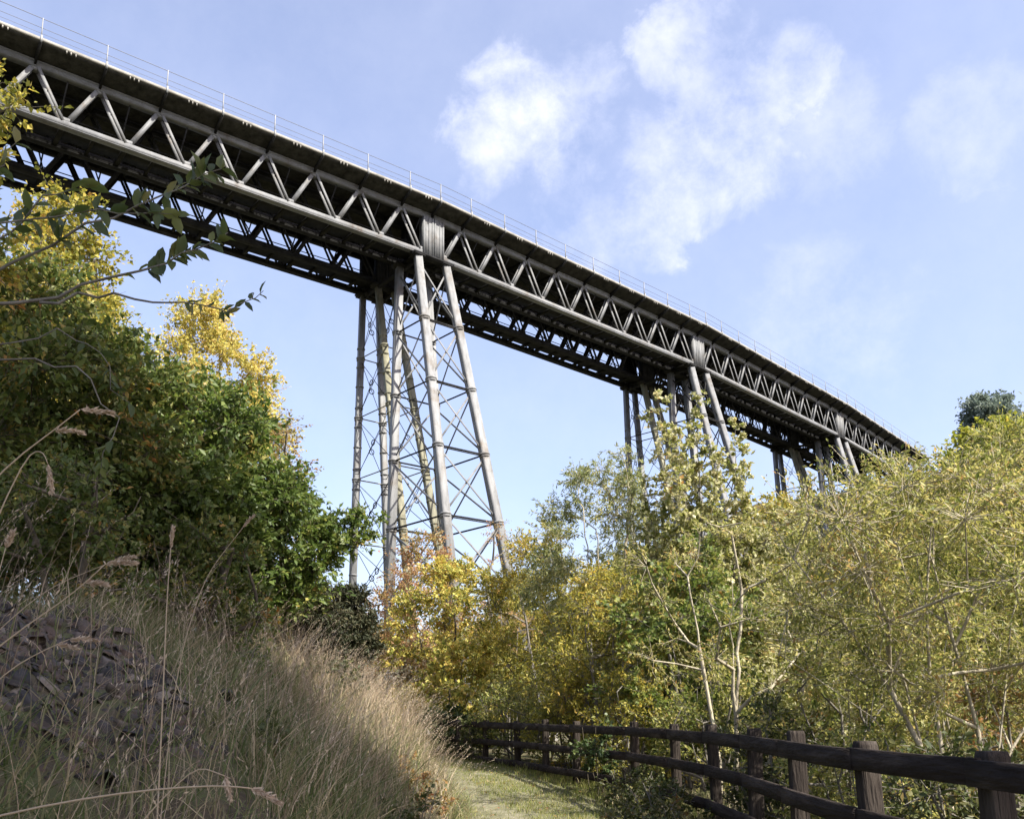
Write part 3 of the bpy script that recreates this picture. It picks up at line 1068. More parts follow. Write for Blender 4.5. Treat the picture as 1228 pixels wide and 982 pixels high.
# white poplar: leafy upright shoots that end in spires
px_, py0 = 4.3, 20.3
b = gz(px_, py0)
cl = crown(21, 26, 1.9, 1.5, .6, 4.4, (.4, .62), .8)
stm = []
g_ = np.random.default_rng(22)
for sx, sy, zt in ((-.85, .1, 8.35), (-.5, -.5, 7.5), (.05, .2, 8.35), (.35, -.3, 7.3), (.9, 0, 7.95), (1.15, .3, 6.7), (-1.2, .3, 6.6), (-.1, .6, 7.4), (.5, .7, 6.9)):
    zt += .35 - b
    stm.append([(sx * .2, sy * .2, -.25), (sx * .7, sy * .7, zt * .45), (sx, sy, zt - .1)])
    for z in np.arange(2.6, zt, .33):
        f = (zt - z) / zt
        cl.append((sx * (.75 + .25 * z / zt) + g_.normal(0, .05 + .25 * f), sy + g_.normal(0, .05 + .25 * f), z, .24 + .40 * f))
plant('poplar_tree', 'white poplar with whitish leaves and tall leafy spires in front of the middle tower', 'tree', (px_, py0, b),
      plant_geo(23, cl, stm, leaf=(.095, .08), twigs=44, leaves=11, up=.7, r0=.035, rounded=False, gap=.3, droop=.0), L['poplar'], M['bark_grey'], TG)
put('poplar_shrub', 'low leafy poplar with pale leaves standing between the white poplar and the large willow', 'tree', 6.1, 20.6, 6.0, 1.7, 'poplar', 'bark_grey', 24, z0=.5, n=34, leaf=(.09, .075), twigs=32, leaves=10, up=.5, gap=.25, top=.7)

# the big willows on the right with their pale stems
def many_stem(name, label, x, y, z1, r, seed, stems, n, z0, lm='willow', **kw):
    bb = gz(x, y)
    cl_ = crown(seed, n, r, r * .9, z0, z1 - bb - .25, (.36, .6), .8)
    geo = plant_geo(seed, cl_, stems, **kw)
    return plant(name, label, 'tree', (x, y, bb), geo, L[lm], M['bark_pale'], TG)


many_stem('willow_tree', 'pale stemmed willow forking low behind the fence between the two nearest posts', 4.12, 9.2, 4.25, 1.7, 31,
          [[(.10, 0, -.3), (.02, 0, .7), (-.16, .1, 1.45), (-.50, .2, 2.15), (-.95, .3, 2.85), (-1.35, .3, 3.5)],
           [(.14, .02, -.3), (.10, 0, .7), (.06, .1, 1.5), (.10, .2, 2.3), (.22, .3, 3.1), (.40, .3, 3.8)],
           [(-.02, .05, -.3), (-.04, .06, .7), (-.14, .14, 1.7), (-.30, .3, 2.6), (-.52, .5, 3.4)],
           [(.02, .08, .6), (-.3, .1, 1.3), (-.85, 0, 1.75), (-1.5, -.1, 2.15)]],
          30, 1.9, leaf=(.060, .024), twigs=46, leaves=12, tip_r=.0042, r0=.028, gap=.15, up=.2, wander=.05)
many_stem('willow_tree', 'pale stemmed willow rising behind the nearest fence post with wide bare forks', 4.80, 9.6, 4.35, 1.8, 32,
          [[(0, 0, -.3), (-.02, 0, 1.2), (-.12, .1, 2.2), (-.28, .1, 3.0), (-.3, .1, 3.5), (-.1, .2, 4.3)],
           [(.05, 0, .9), (.15, 0, 1.5), (.4, .1, 2.3), (.55, .1, 3.0), (.9, .1, 3.6)],
           [(-.14, .1, 2.4), (.1, .1, 2.9), (.45, .1, 3.4), (.6, .2, 4.2)],
           [(.1, .05, 1.0), (.5, .1, 1.6), (1.1, .2, 2.3), (1.6, .2, 3.0)]],
          30, 1.7, leaf=(.060, .024), twigs=46, leaves=12, tip_r=.0042, r0=.026, gap=.15, up=.2, wander=.05)
put('willow_tree', 'large dense olive green willow filling the right side beneath the viaduct end', 'tree', 7.2, 15.2, 5.9, 2.4, 'willow', 'bark_pale', 33, z0=.6, n=62, stems=6, leaf=(.09, .027), twigs=42, leaves=16, gap=.25, top=.8, group=TG)
put('willow_tree', 'broad willow at the right edge of the view below the bright green tree', 'tree', 9.6, 16.3, 6.9, 2.3, 'willow', 'bark_pale', 34, z0=.6, n=54, stems=6, leaf=(.09, .027), twigs=42, leaves=16, gap=.22, top=.8, group=TG)
put('hazel_tree', 'green broad leaved hazel in the middle row between the poplar and the maple', 'tree', 3.4, 18.0, 4.9, 1.7, 'hazel', 'bark_grey', 35, z0=.4, n=34, stems=5, leaf=(.095, .075), twigs=34, leaves=11, gap=.3, group=TG)
put('willow_tree', 'sunlit olive willow left of the pale sapling behind the fence', 'tree', 1.9, 19.8, 5.0, 1.6, 'olive', 'bark_grey', 36, z0=.4, n=32, stems=5, leaf=(.10, .035), twigs=36, leaves=13, gap=.15, group=TG)
put('lime_tree', 'bright yellow green tree high at the right edge behind the willows', 'tree', 16.9, 31.0, 11.9, 3.3, 'bright', 'bark_brown', 37, z0=2.0, n=56, cr=(.7, 1.1), leaf=(.15, .12), twigs=30, leaves=13, gap=.15)
put('lime_tree', 'second bright green tree lower on the slope left of the tallest lime', 'tree', 14.9, 30.0, 9.3, 2.3, 'bright', 'bark_brown', 38, z0=1.5, n=36, cr=(.6, 1.0), leaf=(.15, .11), twigs=30, leaves=12, gap=.15)
put('pine_tree', 'dark blue green tree standing alone on the skyline near the right edge', 'tree', 33.0, 60.0, 22.4, 4.0, 'dark', 'bark_brown', 39, z0=9.0, n=60, cr=(.8, 1.3), leaf=(.24, .15), twigs=26, leaves=12, gap=.3, r0=.2, top=.75)
put('hazel_tree', 'olive tree behind the poplar seen through its gaps', 'tree', 8.6, 30.0, 8.4, 2.6, 'olive', 'bark_grey', 40, z0=1.0, n=44, cr=(.6, .95), leaf=(.13, .07), twigs=30, leaves=12, gap=.15)
put('hazel_tree', 'olive tree left of the farthest tower behind the pale poplar', 'tree', 10.8, 27.0, 7.4, 2.3, 'willow', 'bark_grey', 41, z0=.8, n=44, cr=(.55, .9), leaf=(.13, .05), twigs=32, leaves=13, gap=.15)
put('hazel_tree', 'small olive tree behind the drooping grey willow', 'tree', 4.0, 33.0, 7.6, 2.4, 'willow', 'bark_grey', 42, z0=.8, n=36, cr=(.6, .9), leaf=(.13, .05), twigs=28, leaves=12, gap=.2)
put('hazel_tree', 'olive gold tree behind the yellow maple at the foot of the tower', 'tree', .2, 34.5, 7.0, 2.2, 'olive', 'bark_grey', 43, z0=.8, n=36, cr=(.6, .9), leaf=(.13, .07), twigs=28, leaves=12, gap=.2)
put('birch_tree', 'thin pale leaved tree rising behind the yellow maple against the tower leg', 'tree', -.2, 31.0, 8.3, 1.3, 'pink', 'bark_grey', 44, z0=3.0, n=16, cr=(.35, .6), leaf=(.08, .05), twigs=18, leaves=7, gap=.45)
put('hawthorn_tree', 'brownish tangled thorn tree where the path disappears', 'tree', -3.9, 29.6, 4.2, 1.5, 'brown', 'bark_grey', 45, z0=.5, n=22, leaf=(.07, .04), twigs=34, leaves=9, gap=.3)

# shrubs under the trees along the back of the fence
SH = 'shrubs behind the fence'
shr = [(4.0, 11.4, 2.5, 1.1, 'willow', 'green undergrowth shrub between the pale sapling and the two forked willows'),
       (3.3, 15.6, 2.7, 1.1, 'willow', 'olive undergrowth shrub just left of the pale sapling foot'),
       (2.2, 17.6, 2.6, 1.0, 'olive', 'sunlit olive shrub behind the middle fence posts'),
       (1.2, 20.3, 2.8, 1.1, 'olive', 'gold flecked shrub behind the fence right of the yellow maple shrub'),
       (.0, 22.6, 2.6, 1.0, 'willow', 'dull green shrub behind the far part of the fence'),
       (5.7, 10.6, 2.2, 1.2, 'brown', 'rust tinged shrub low at the right edge behind the nearest post'),
       (5.2, 12.6, 3.4, 1.3, 'willow', 'tall green shrub behind the forked willow stems'),
       (3.5, 7.6, 1.5, .8, 'bramble', 'bramble shrub seen through the rails between the two nearest posts'),
       (4.4, 6.6, 1.3, .9, 'bramble', 'bramble shrub below the rails at the right edge'),
       (3.5, 9.6, 1.7, .8, 'willow', 'leafy shrub behind the third and fourth near posts'),
       (3.25, 11.6, 1.9, .7, 'bramble', 'dark bramble shrub at the foot of the pale sapling')]
for k, (x, y, z1, r, lm, lab) in enumerate(shr):
    put('shrub', lab, 'shrub', x, y, z1, r, lm, 'bark_grey', 60 + k, z0=.1, n=20, stems=5, cr=(.3, .5), leaf=(.075, .035), twigs=44, leaves=12, gap=.15, group=SH, r0=.03, top=.8)

# plants on and in front of the fence
put('bramble_bush', 'dark bramble and nettle bush on the path side of the fence', 'bush', 1.75, 11.4, .95, .75, 'bramble', 'bark_grey', 81, z0=.0, n=18, stems=5, cr=(.22, .36), leaf=(.055, .035), twigs=60, leaves=12, r0=.012, ry=.9, top=.9)
put('bramble_bush', 'smaller bramble bush spilling through the lower rail behind the larger bush', 'bush', 1.75, 13.6, .95, .5, 'bramble', 'bark_grey', 82, z0=.0, n=12, stems=5, cr=(.2, .32), leaf=(.055, .035), twigs=60, leaves=12, r0=.012, top=.9)
put('ivy_bush', 'dark green ivy clump growing over the middle of the fence', 'ivy', 1.38, 15.9, 1.75, .35, 'ivy', 'bark_brown', 83, z0=.3, n=10, stems=3, cr=(.18, .3), leaf=(.06, .055), twigs=70, leaves=12, r0=.015, top=.9)
put('ivy_bush', 'green ivy bush smothering the far end of the fence', 'ivy', -1.75, 24.1, 2.0, .65, 'ivy', 'bark_brown', 84, z0=.2, n=14, stems=4, cr=(.22, .4), leaf=(.07, .06), twigs=60, leaves=12, r0=.015, top=.9)
put('ivy_bush', 'pale green leafy clump on the fence right of the far ivy', 'ivy', -.85, 22.5, 1.7, .45, 'bramble', 'bark_brown', 85, z0=.2, n=9, stems=4, cr=(.2, .34), leaf=(.06, .05), twigs=60, leaves=12, r0=.015, top=.9)

# left side, on the bank
put('oak_tree', 'dense dark green oak bush on the bank with leafy lobes reaching right', 'tree', -4.95, 13.2, 6.7, 1.65, 'oak', 'bark_brown', 51, z0=.4, n=66, cr=(.42, .8), leaf=(.105, .056), twigs=48, leaves=16, gap=.25, top=.8)
bb = gz(-3.1, 14.2)
plant('oak_tree', 'lower green oak at the right end of the left trees with a sunlit branch tip', 'tree', (-3.65, 14.2, bb),
      plant_geo(52, crown(53, 22, 1.0, .9, 1.1, 3.0, (.36, .55)) + [(.55, 0, 2.15, .45), (.85, .0, 2.35, .42), (1.15, .05, 2.5, .36), (1.4, .1, 2.45, .3), (.9, -.2, 2.0, .35), (1.2, -.1, 2.15, .3)],
                [[(0, 0, -.3), (.1, 0, 1.0), (.3, 0, 1.9)], [(-.1, .1, -.3), (-.3, .2, 1.4), (-.5, .2, 2.3)], [(.2, 0, 1.2), (.7, 0, 2.0), (1.3, .05, 2.4)]],
                twigs=54, leaves=14, leaf=(.10, .05), gap=.15), L['oak'], M['bark_brown'])
put('oak_tree', 'shadowed oak with a few rusty leaves at the far left above the slate', 'tree', -6.6, 11.4, 7.6, 2.1, 'oak_dark', 'bark_brown', 54, z0=.3, n=60, cr=(.5, .85), leaf=(.10, .055), twigs=44, leaves=15, gap=.25, top=.8)
put('hawthorn_shrub', 'dark low shrub with orange specks on the bank above the slate', 'shrub', -4.5, 9.3, 4.5, 1.1, 'oak_dark', 'bark_brown', 55, z0=.1, n=18, cr=(.3, .5), leaf=(.07, .04), twigs=44, leaves=12, gap=.15)
put('hawthorn_shrub', 'dark leafy shrub above the slate at the left edge below the shadowed oak', 'shrub', -6.3, 9.9, 4.4, 1.2, 'oak_dark', 'bark_brown', 74, z0=.05, n=20, cr=(.35, .55), leaf=(.08, .045), twigs=44, leaves=12, gap=.1)
put('hawthorn_shrub', 'low dark shrub in the shade under the middle of the green oak bush', 'shrub', -3.9, 11.2, 4.1, 1.1, 'oak_dark', 'bark_brown', 75, z0=.05, n=18, cr=(.32, .5), leaf=(.08, .045), twigs=44, leaves=12, gap=.1)
put('birch_tree', 'golden yellow tree lit by the sun behind the dark oak', 'tree', -8.5, 24.5, 13.5, 2.3, 'gold', 'bark_grey', 56, z0=2.0, n=66, cr=(.5, .85), leaf=(.10, .065), twigs=40, leaves=14, gap=.3, top=.55)
put('hawthorn_tree', 'brownish thin leaved thorn tree right of the golden tree', 'tree', -5.5, 20.2, 8.8, 1.3, 'brown', 'bark_grey', 57, z0=1.6, n=28, cr=(.4, .62), leaf=(.07, .045), twigs=30, leaves=8, gap=.4)
put('birch_tree', 'tall yellow green tree at the left edge below the viaduct', 'tree', -9.5, 17.5, 12.5, 1.9, 'olive', 'bark_grey', 58, z0=2.4, n=70, cr=(.5, .85), leaf=(.10, .07), twigs=34, leaves=12, gap=.25, top=.6)
put('sallow_tree', 'dull green brown tree between the golden tree and the left edge', 'tree', -7.6, 15.6, 9.3, 1.7, 'olive', 'bark_grey', 59, z0=1.0, n=44, cr=(.5, .8), leaf=(.10, .045), twigs=34, leaves=11, gap=.25)
put('gorse_bush', 'rounded dark gorse bush on the bank under the oak', 'bush', -3.85, 15.6, 4.3, .85, 'gorse', 'bark_brown', 71, z0=.1, n=16, cr=(.3, .45), leaf=(.08, .032), twigs=90, leaves=22, rounded=False, up=.8, top=.9)
put('gorse_bush', 'small dark gorse bush at the right end of the bank below the tower', 'bush', -3.2, 17.6, 4.25, .6, 'gorse', 'bark_brown', 72, z0=.3, n=18, cr=(.28, .42), leaf=(.08, .032), twigs=110, leaves=24, up=.8, top=.9)
put('gorse_bush', 'shadowed gorse bush between the two other gorse bushes', 'bush', -4.3, 17.3, 4.3, .75, 'gorse', 'bark_brown', 73, z0=.3, n=18, cr=(.3, .45), leaf=(.08, .032), twigs=90, leaves=22, up=.8, top=.9)

# tree leaning in at the upper left, close to the camera
g_ = np.random.default_rng(91)
bl = gz(-4.9, 7.6)
plant('hawthorn_tree', 'yellowing thorn tree cut off by the upper left edge', 'tree', (-6.0, 7.8, bl),
      plant_geo(92, [(1.0, 0, 4.2, .38), (1.15, .1, 4.75, .36), (.8, 0, 3.7, .4), (1.15, -.1, 3.45, .34), (1.2, 0, 3.0, .34), (.7, .3, 5.1, .45), (.2, 0, 4.6, .5), (.1, .2, 3.6, .6), (.4, -.3, 2.9, .6), (-.4, .1, 4.2, .6), (1.0, .2, 2.5, .4)],
                [[(0, 0, -.3), (.1, 0, 1.5), (.5, 0, 3.0), (.7, 0, 4.4)], [(-.1, .1, -.3), (-.3, .1, 2.0), (-.3, .1, 4.0)]],
                twigs=60, leaves=12, leaf=(.07, .045), gap=.3, r0=.05), L['olive'], M['bark_grey'])


def spray(pts, r0, seed, nleaf, leaf, start=.35, tuft=False):
    """one bare branch with leaves in pairs towards its end"""
    g = np.random.default_rng(seed)
    pts = np.array(pts, float)
    A, B = pts[:-1], pts[1:]
    n = len(A)
    ra = r0 * (1 - np.arange(n) / n * .8)
    rb = r0 * (1 - (np.arange(n) + 1) / n * .8)
    u = np.sort(g.uniform(start, 1.0, nleaf)) * n
    k = np.minimum(u.astype(int), n - 1)
    P = A[k] + (B[k] - A[k]) * (u - k)[:, None]
    t = unit(B[k] - A[k])
    side = unit(np.cross(t, np.array([0.2, -1, .3]))) * np.where(np.arange(nleaf) % 2 == 0, 1, -1)[:, None]
    a = unit(t * .7 + side * .8 + g.normal(0, .25, (nleaf, 3)) + np.array([0, 0, -.25]))
    nr_ = unit(g.normal(0, .6, (nleaf, 3)) + np.array([.2, -.3, .8]))
    sc = g.uniform(.7, 1.15, nleaf)
    return (A, B, ra, rb), leaf_geo(P, a, nr_, leaf[0] * sc, leaf[1] * sc, .10, True)


ASH = [  # branches that lean in from the left, in metres from the foot of the sapling
    ([(0, 0, .9), (.55, .0, 1.25), (1.0, .1, 1.35), (1.45, .1, 1.50), (1.75, .1, 1.62), (1.95, .1, 1.73)], .013, 34, (.10, .045)),
    ([(.0, .0, 1.0), (.6, .1, 1.45), (1.2, .1, 1.78), (1.65, .1, 1.97), (1.9, .1, 2.10)], .011, 40, (.12, .05)),
    ([(1.0, .1, 1.35), (1.35, .1, 1.40), (1.65, .1, 1.33), (1.95, .1, 1.30), (2.15, .1, 1.40)], .008, 20, (.075, .026)),
    ([(.1, 0, 1.1), (.5, -.1, 1.55), (.85, -.1, 1.7), (1.3, -.1, 1.74), (1.75, -.1, 1.72)], .008, 24, (.11, .05)),
    ([(0, 0, .8), (.45, 0, .95), (.95, .1, 1.05), (1.25, .1, .98), (1.45, .1, .70), (1.38, .1, .42)], .007, 9, (.08, .035)),
    ([(0, 0, .6), (.4, 0, 1.0), (.8, .1, 1.12), (1.15, .1, 1.20), (1.35, .1, 1.05), (1.50, .1, .8)], .006, 9, (.08, .035)),
    ([(.2, 0, 1.2), (.5, 0, 1.5), (.75, 0, 2.0), (.85, 0, 2.2)], .010, 14, (.12, .05)),
    ([(.5, 0, 1.25), (.8, .0, 1.6), (1.05, .0, 1.9), (1.25, 0, 1.95)], .008, 16, (.11, .048)),
]
AX, AY = -3.42, 4.3
ab = gz(AX, AY)
azh = 2.15 - (ab - .2)   # the fork height is the same wherever the bank puts the foot
Aa, Bb, Ra, Rb, LV, LF = [np.array([[0, 0, -.3], [.0, 0, .4]])], [np.array([[0., 0, .4], [.02, 0, .9 + max(azh, 0)]])], [np.array([.04, .035])], [np.array([.035, .028])], [], []
off = 0
for k, (pts, r0_, nl, lf) in enumerate(ASH):
    p = np.array(pts) + np.array([0, 0, azh])
    g = np.random.default_rng(400 + k)
    # resample and roughen a little
    u = np.linspace(0, len(p) - 1, 15)
    q = np.stack([np.interp(u, np.arange(len(p)), p[:, i]) for i in range(3)], 1)
    q[1:-1] += g.normal(0, .014, (13, 3))
    (a_, b_, ra_, rb_), (v_, f_, kk) = spray(q, r0_, 500 + k, nl, lf, start=.55 if k in (0, 2, 4, 5) else .4)
    Aa.append(a_)
    Bb.append(b_)
    Ra.append(ra_)
    Rb.append(rb_)
    LV.append(v_)
    LF.append(f_ + off)
    off += len(v_)
wv_, wf_ = frusta(np.concatenate(Aa), np.concatenate(Bb), np.concatenate(Ra), np.concatenate(Rb), 7)
lv_ = np.concatenate(LV)
plant('ash_sapling', 'young ash with thin bare curving branches and big leaves leaning in from the left edge', 'tree', (AX, AY, ab),
      ((wv_, wf_), (lv_, np.concatenate(LF), np.repeat(np.random.default_rng(5).random(len(lv_) // 7), 7))), L['ash'], M['bark_grey'])

# tall trees outside the view on the right: their crowns shade the bank and the near fence
for k, (x, y, z1, r) in enumerate(((6.4, 2.2, 21.0, 3.2), (5.2, -2.8, 15.5, 3.6))):
    lab = ['tall leafy ash tree beside the path, nearest to the fence corner', 'tall leafy ash tree standing over the start of the fence', 'tall leafy ash tree farthest from the path'][k]
    put('ash_tree', lab, 'tree', x, y, z1, r, 'ash', 'bark_grey', 200 + k, z0=9.5, n=40, stems=1, cr=(.9, 1.4), leaf=(.26, .16), twigs=11, leaves=14, gap=.05, r0=.22, group='tall ash trees right of the path')


# ------------------------------------------------------------------ grass, stems, stones
def blades(P, h, w, lean, g, segs=4, curl=.5):
    """curved tapering strips standing at P (n,3); lean (n,2) is how far the tip bends over"""
    n = len(P)
    ang = g.uniform(0, 2 * math.pi, n)
    sd_ = np.stack([np.cos(ang), np.sin(ang), np.zeros(n)], 1)
    rows = []
    for i in range(segs + 1):
        u = i / segs
        c = P + np.stack([lean[:, 0] * u ** 1.8, lean[:, 1] * u ** 1.8, h * (u - curl * .35 * u ** 2.5)], 1)
        ww = (w * (1 - u) ** .7 * .5 + w * .04)[:, None]
        rows += [c - sd_ * ww, c + sd_ * ww]
    V = np.stack(rows, 1).reshape(-1, 3)
    k = 2 * (segs + 1)
    base = (np.arange(n) * k)[:, None]
    q = np.concatenate([[2 * i, 2 * i + 1, 2 * i + 3, 2 * i + 2] for i in range(segs)])
    return V, (base + q[None]).reshape(-1, 4), k


def scatter(g, n, x0, x1, y0, y1, dens):
    x = g.uniform(x0, x1, n)
    y = g.uniform(y0, y1, n)
    keep = g.random(n) < dens(x, y)
    return x[keep], y[keep]


def is_scree(x, y):
    s = left_x(y) - x
    return sstep(3.5, 4.5, y + .4 * nz2d(x, y, 1.0, 7)) * sstep(1.15, 1.7, s + .35 * nz2d(x, y, 1.2)) * sstep(8.3, 6.8, y + .5 * nz2d(x, y, .8, 3)) * sstep(6.5, 4.5, s)


gg = np.random.default_rng(42)
# green tussock grass on the bank
x, y = scatter(gg, 150000, -9, 0, 1.2, 22, lambda x, y: np.where((left_x(y) - x) > -.25, np.clip(1.25 - y / 20, .2, 1) * (1 - .92 * is_scree(x, y)) * (.35 + .65 * (nz2d(x, y, 1.6, 5) > -.2)) * np.clip(1.7 - (left_x(y) - x) / 4, .25, 1), 0))
P = np.stack([x, y, ground_z(x, y) - .02], 1)
n = len(P)
sl = left_x(y) - x
tus = .65 + .5 * np.clip(nz2d(x, y, 1.3, 9.0) + .3, 0, 1)
h = gg.gamma(5.0, .065, n) * tus * (1 + .35 * sstep(10, 5, y)) * (1 - .5 * sstep(5.0, 3.2, y) * sstep(.3, .9, sl))
ln_ = gg.normal(0, .23, (n, 2)) * (.4 + h[:, None] * 1.6) + np.array([.09, -.03])
V, F, k = blades(P, h, gg.uniform(.004, .012, n), ln_, gg, curl=.9)
tag(np_mesh('bank_grass', V, F, 4, L['grass'], attr=np.repeat(np.clip(gg.normal(.46, .27, n), 0, 1), k)), 'long green grass in tussocks on the shaded bank left of the path', 'grass', kind='stuff')

# tall dry stems on the bank
def stems_mesh(g, x, y, hmin, hmax, w, lean_s, heads=True, lean_b=(.10, 0)):
    P = np.stack([x, y, ground_z(x, y) - .02], 1)
    n = len(P)
    h = g.uniform(hmin, hmax, n)
    le = g.normal(0, lean_s, (n, 2)) + np.array(lean_b) + .26 * np.stack([nz2d(x, y, 1.4, 11.0), nz2d(x, y, 1.7, 23.0)], 1)
    V, F, k = blades(P, h, np.full(n, w), le, g, segs=5, curl=.18)
    A = [np.repeat(g.random(n) * .8, k)]
    Vs, Fs = [V], [F]
    off = len(V)
    if heads:
        # narrow seed heads: a few overlapping flakes at the tip of each stem
        tip = P + np.stack([le[:, 0], le[:, 1], h * (1 - .18 * .35)], 1)
        td = unit(np.stack([le[:, 0] * 1.6, le[:, 1] * 1.6, h * .8], 1))
        for q in range(8):
            pq = tip - td * (.01 + .018 * q) + g.normal(0, .004, (n, 3))
            a = unit(td + g.normal(0, .28, (n, 3)))
            nr_ = unit(g.normal(0, 1, (n, 3)))
            s = unit(np.cross(a, nr_))
            l_ = g.uniform(.018, .032, n)[:, None]
            ww = g.uniform(.0016, .0034, n)[:, None]
            v = np.stack([pq, pq + a * l_ * .5 + s * ww, pq + a * l_, pq + a * l_ * .5 - s * ww], 1).reshape(-1, 3)
            f = (np.arange(n) * 4)[:, None] + np.array([[0, 1, 2, 3]])
            Vs.append(v)
            Fs.append(f + off)
            A.append(np.repeat(.5 + .5 * g.random(n), 4))
            off += len(v)
    return np.concatenate(Vs), np.concatenate(Fs), np.concatenate(A)


gg = np.random.default_rng(43)
x, y = scatter(gg, 18000, -7.5, 0, 4.5, 24, lambda x, y: np.where((left_x(y) - x) > .05, sstep(5.2, 10.0, y) * (1 - .97 * is_scree(x, y)) * (1 - .88 * sstep(1.3, 1.9, left_x(y) - x) * sstep(10.5, 8.5, y)) * np.clip(1.5 - (left_x(y) - x) / 2.8, .04, 1) * (.22 + .78 * (nz2d(x, y, 1.9, 3) > -.05)), 0))
hm = np.clip(1.08 - .024 * (y - 7), .68, 1.05)
V, F, A = stems_mesh(gg, x, y, .42 * hm, hm, .0062, .25, lean_b=(.13, 0))
tag(np_mesh('dry_grass', V, F, 4, L['straw'], attr=A), 'tall pale dry grass stems with seed heads covering the far bank', 'grass', kind='stuff')
x, y = scatter(gg, 420, -4.5, -.8, 2.6, 7.0, lambda x, y: np.where((left_x(y) - x) > .2, np.clip(1.4 - (left_x(y) - x) / 3, .1, 1), 0))
V, F, A = stems_mesh(gg, x, y, .45, 1.1, .0034, .20, lean_b=(.16, .02))
tag(np_mesh('loose_stems', V, F, 4, L['straw'], attr=A), 'loose thin dry grass stems standing before the slate', 'grass', kind='stuff')

# short grass on the path and rough grass along the fence
gg = np.random.default_rng(44)
def path_d(x, y):
    u = (x - left_x(y)) / np.maximum(fence_x(y) - left_x(y), .1)
    worn = np.exp(-((u - .19 - .06 * nz2d(x, y, .7)) / .12) ** 2)
    return np.where((u > -.05) & (u < 1.25), (1 - .93 * worn) * np.clip(1.1 - (y - 8) / 26, .3, 1) * np.clip(.85 + .7 * nz2d(x, y, 2.3, 6), .3, 1), 0)


x, y = scatter(gg, 190000, -6, 3, 8.5, 27, path_d)
P = np.stack([x, y, ground_z(x, y)], 1)
n = len(P)
u = (x - left_x(y)) / np.maximum(fence_x(y) - left_x(y), .1)
h = gg.uniform(.03, .10, n) * (1 + 1.6 * sstep(.72, .98, u) * gg.random(n)) * (1 + .5 * np.clip(nz2d(x, y, 2.0), 0, 1))
V, F, k = blades(P, h, gg.uniform(.005, .011, n), gg.normal(0, .035, (n, 2)), gg, segs=2)
tag(np_mesh('path_grass', V, F, 4, L['lawn'], attr=np.repeat(np.clip(gg.normal(.42, .25, n), 0, 1), k)), 'short sunlit grass growing over the path', 'grass', kind='stuff')
x, y = scatter(gg, 2600, -6, 3, 7, 27, lambda x, y: np.where((x > left_x(y) - .2) & (x < fence_x(y) + .1), .8, 0))
n = len(x)
a = gg.uniform(0, 2 * math.pi, n)
V, F, k = leaf_geo(np.stack([x, y, ground_z(x, y) + .035 + .02 * gg.random(n)], 1), np.stack([np.cos(a), np.sin(a), gg.normal(0, .2, n)], 1), unit(gg.normal(0, .3, (n, 3)) + np.array([0, 0, 1.0])), gg.uniform(.035, .075, n), gg.uniform(.02, .045, n))
tag(np_mesh('fallen_leaves', V, F, 3, L['brown'], attr=np.repeat(gg.random(n), k)), 'brown fallen leaves lying on the grassy path', 'leaves', kind='stuff')
x, y = scatter(gg, 26000, 1.0, 7.0, 4.0, 15, lambda x, y: np.where((x - fence_x(y) > -.5), .8, 0))
P = np.stack([x, y, ground_z(x, y)], 1)
n = len(P)
V, F, k = blades(P, gg.uniform(.12, .42, n), gg.uniform(.006, .011, n), gg.normal(0, .12, (n, 2)), gg, segs=3)
tag(np_mesh('rough_grass', V, F, 4, L['grass'], attr=np.repeat(np.clip(gg.normal(.55, .25, n), 0, 1), k)), 'rough grass along the foot of the near fence', 'grass', kind='stuff')

# ferns and nettles give the foot of the bank its dark fringe
# broken slate on the bank
gg = np.random.default_rng(45)
x, y = scatter(gg, 30000, -8, -1.2, 1.8, 9, is_scree)
SA = []
n = len(x)
zz = ground_z(x, y)
size = np.clip(gg.lognormal(-3.55, .70, n), .010, .12)
Vs, Fs = [], []
off = 0
e = .05
gxn = -(ground_z(x + e, y) - ground_z(x - e, y)) / (2 * e)
gyn = -(ground_z(x, y + e) - ground_z(x, y - e)) / (2 * e)
for i in range(n):
    m = int(gg.integers(5, 8))
    a = np.sort(gg.uniform(0, 2 * math.pi, m))
    rr = size[i] * gg.uniform(.55, 1.1, m)
    th = size[i] * gg.uniform(.14, .5)
    nrm_ = np.array([gxn[i], gyn[i], 1.0]) + gg.normal(0, .5, 3)
    nrm_ /= np.linalg.norm(nrm_)
    t = np.cross(nrm_, (0.3, 1, .1))
    t /= np.linalg.norm(t)
    b_ = np.cross(nrm_, t)
    c = np.array([x[i], y[i], zz[i] + th * .25])
    lo = c - nrm_ * th * .5 + (np.cos(a) * rr)[:, None] * t + (np.sin(a) * rr)[:, None] * b_
    hi = c + nrm_ * th * .5 + (np.cos(a) * rr * .86)[:, None] * t + (np.sin(a) * rr * .86)[:, None] * b_ + gg.normal(0, th * .12, (m, 1)) * nrm_
    Vs += [lo, hi]
    SA += [gg.random()] * (2 * m)
    for k in range(m):
        Fs.append([off + k, off + (k + 1) % m, off + m + (k + 1) % m, off + m + k])
    Fs.append([off + m + k for k in range(m)])
    off += 2 * m
tag(np_mesh('slate_scree', np.concatenate(Vs), [i for f in Fs for i in f], [len(f) for f in Fs], M['slate'], attr=np.array(SA)), 'loose broken purple grey slate covering the bank at the lower left', 'stones', kind='stuff')


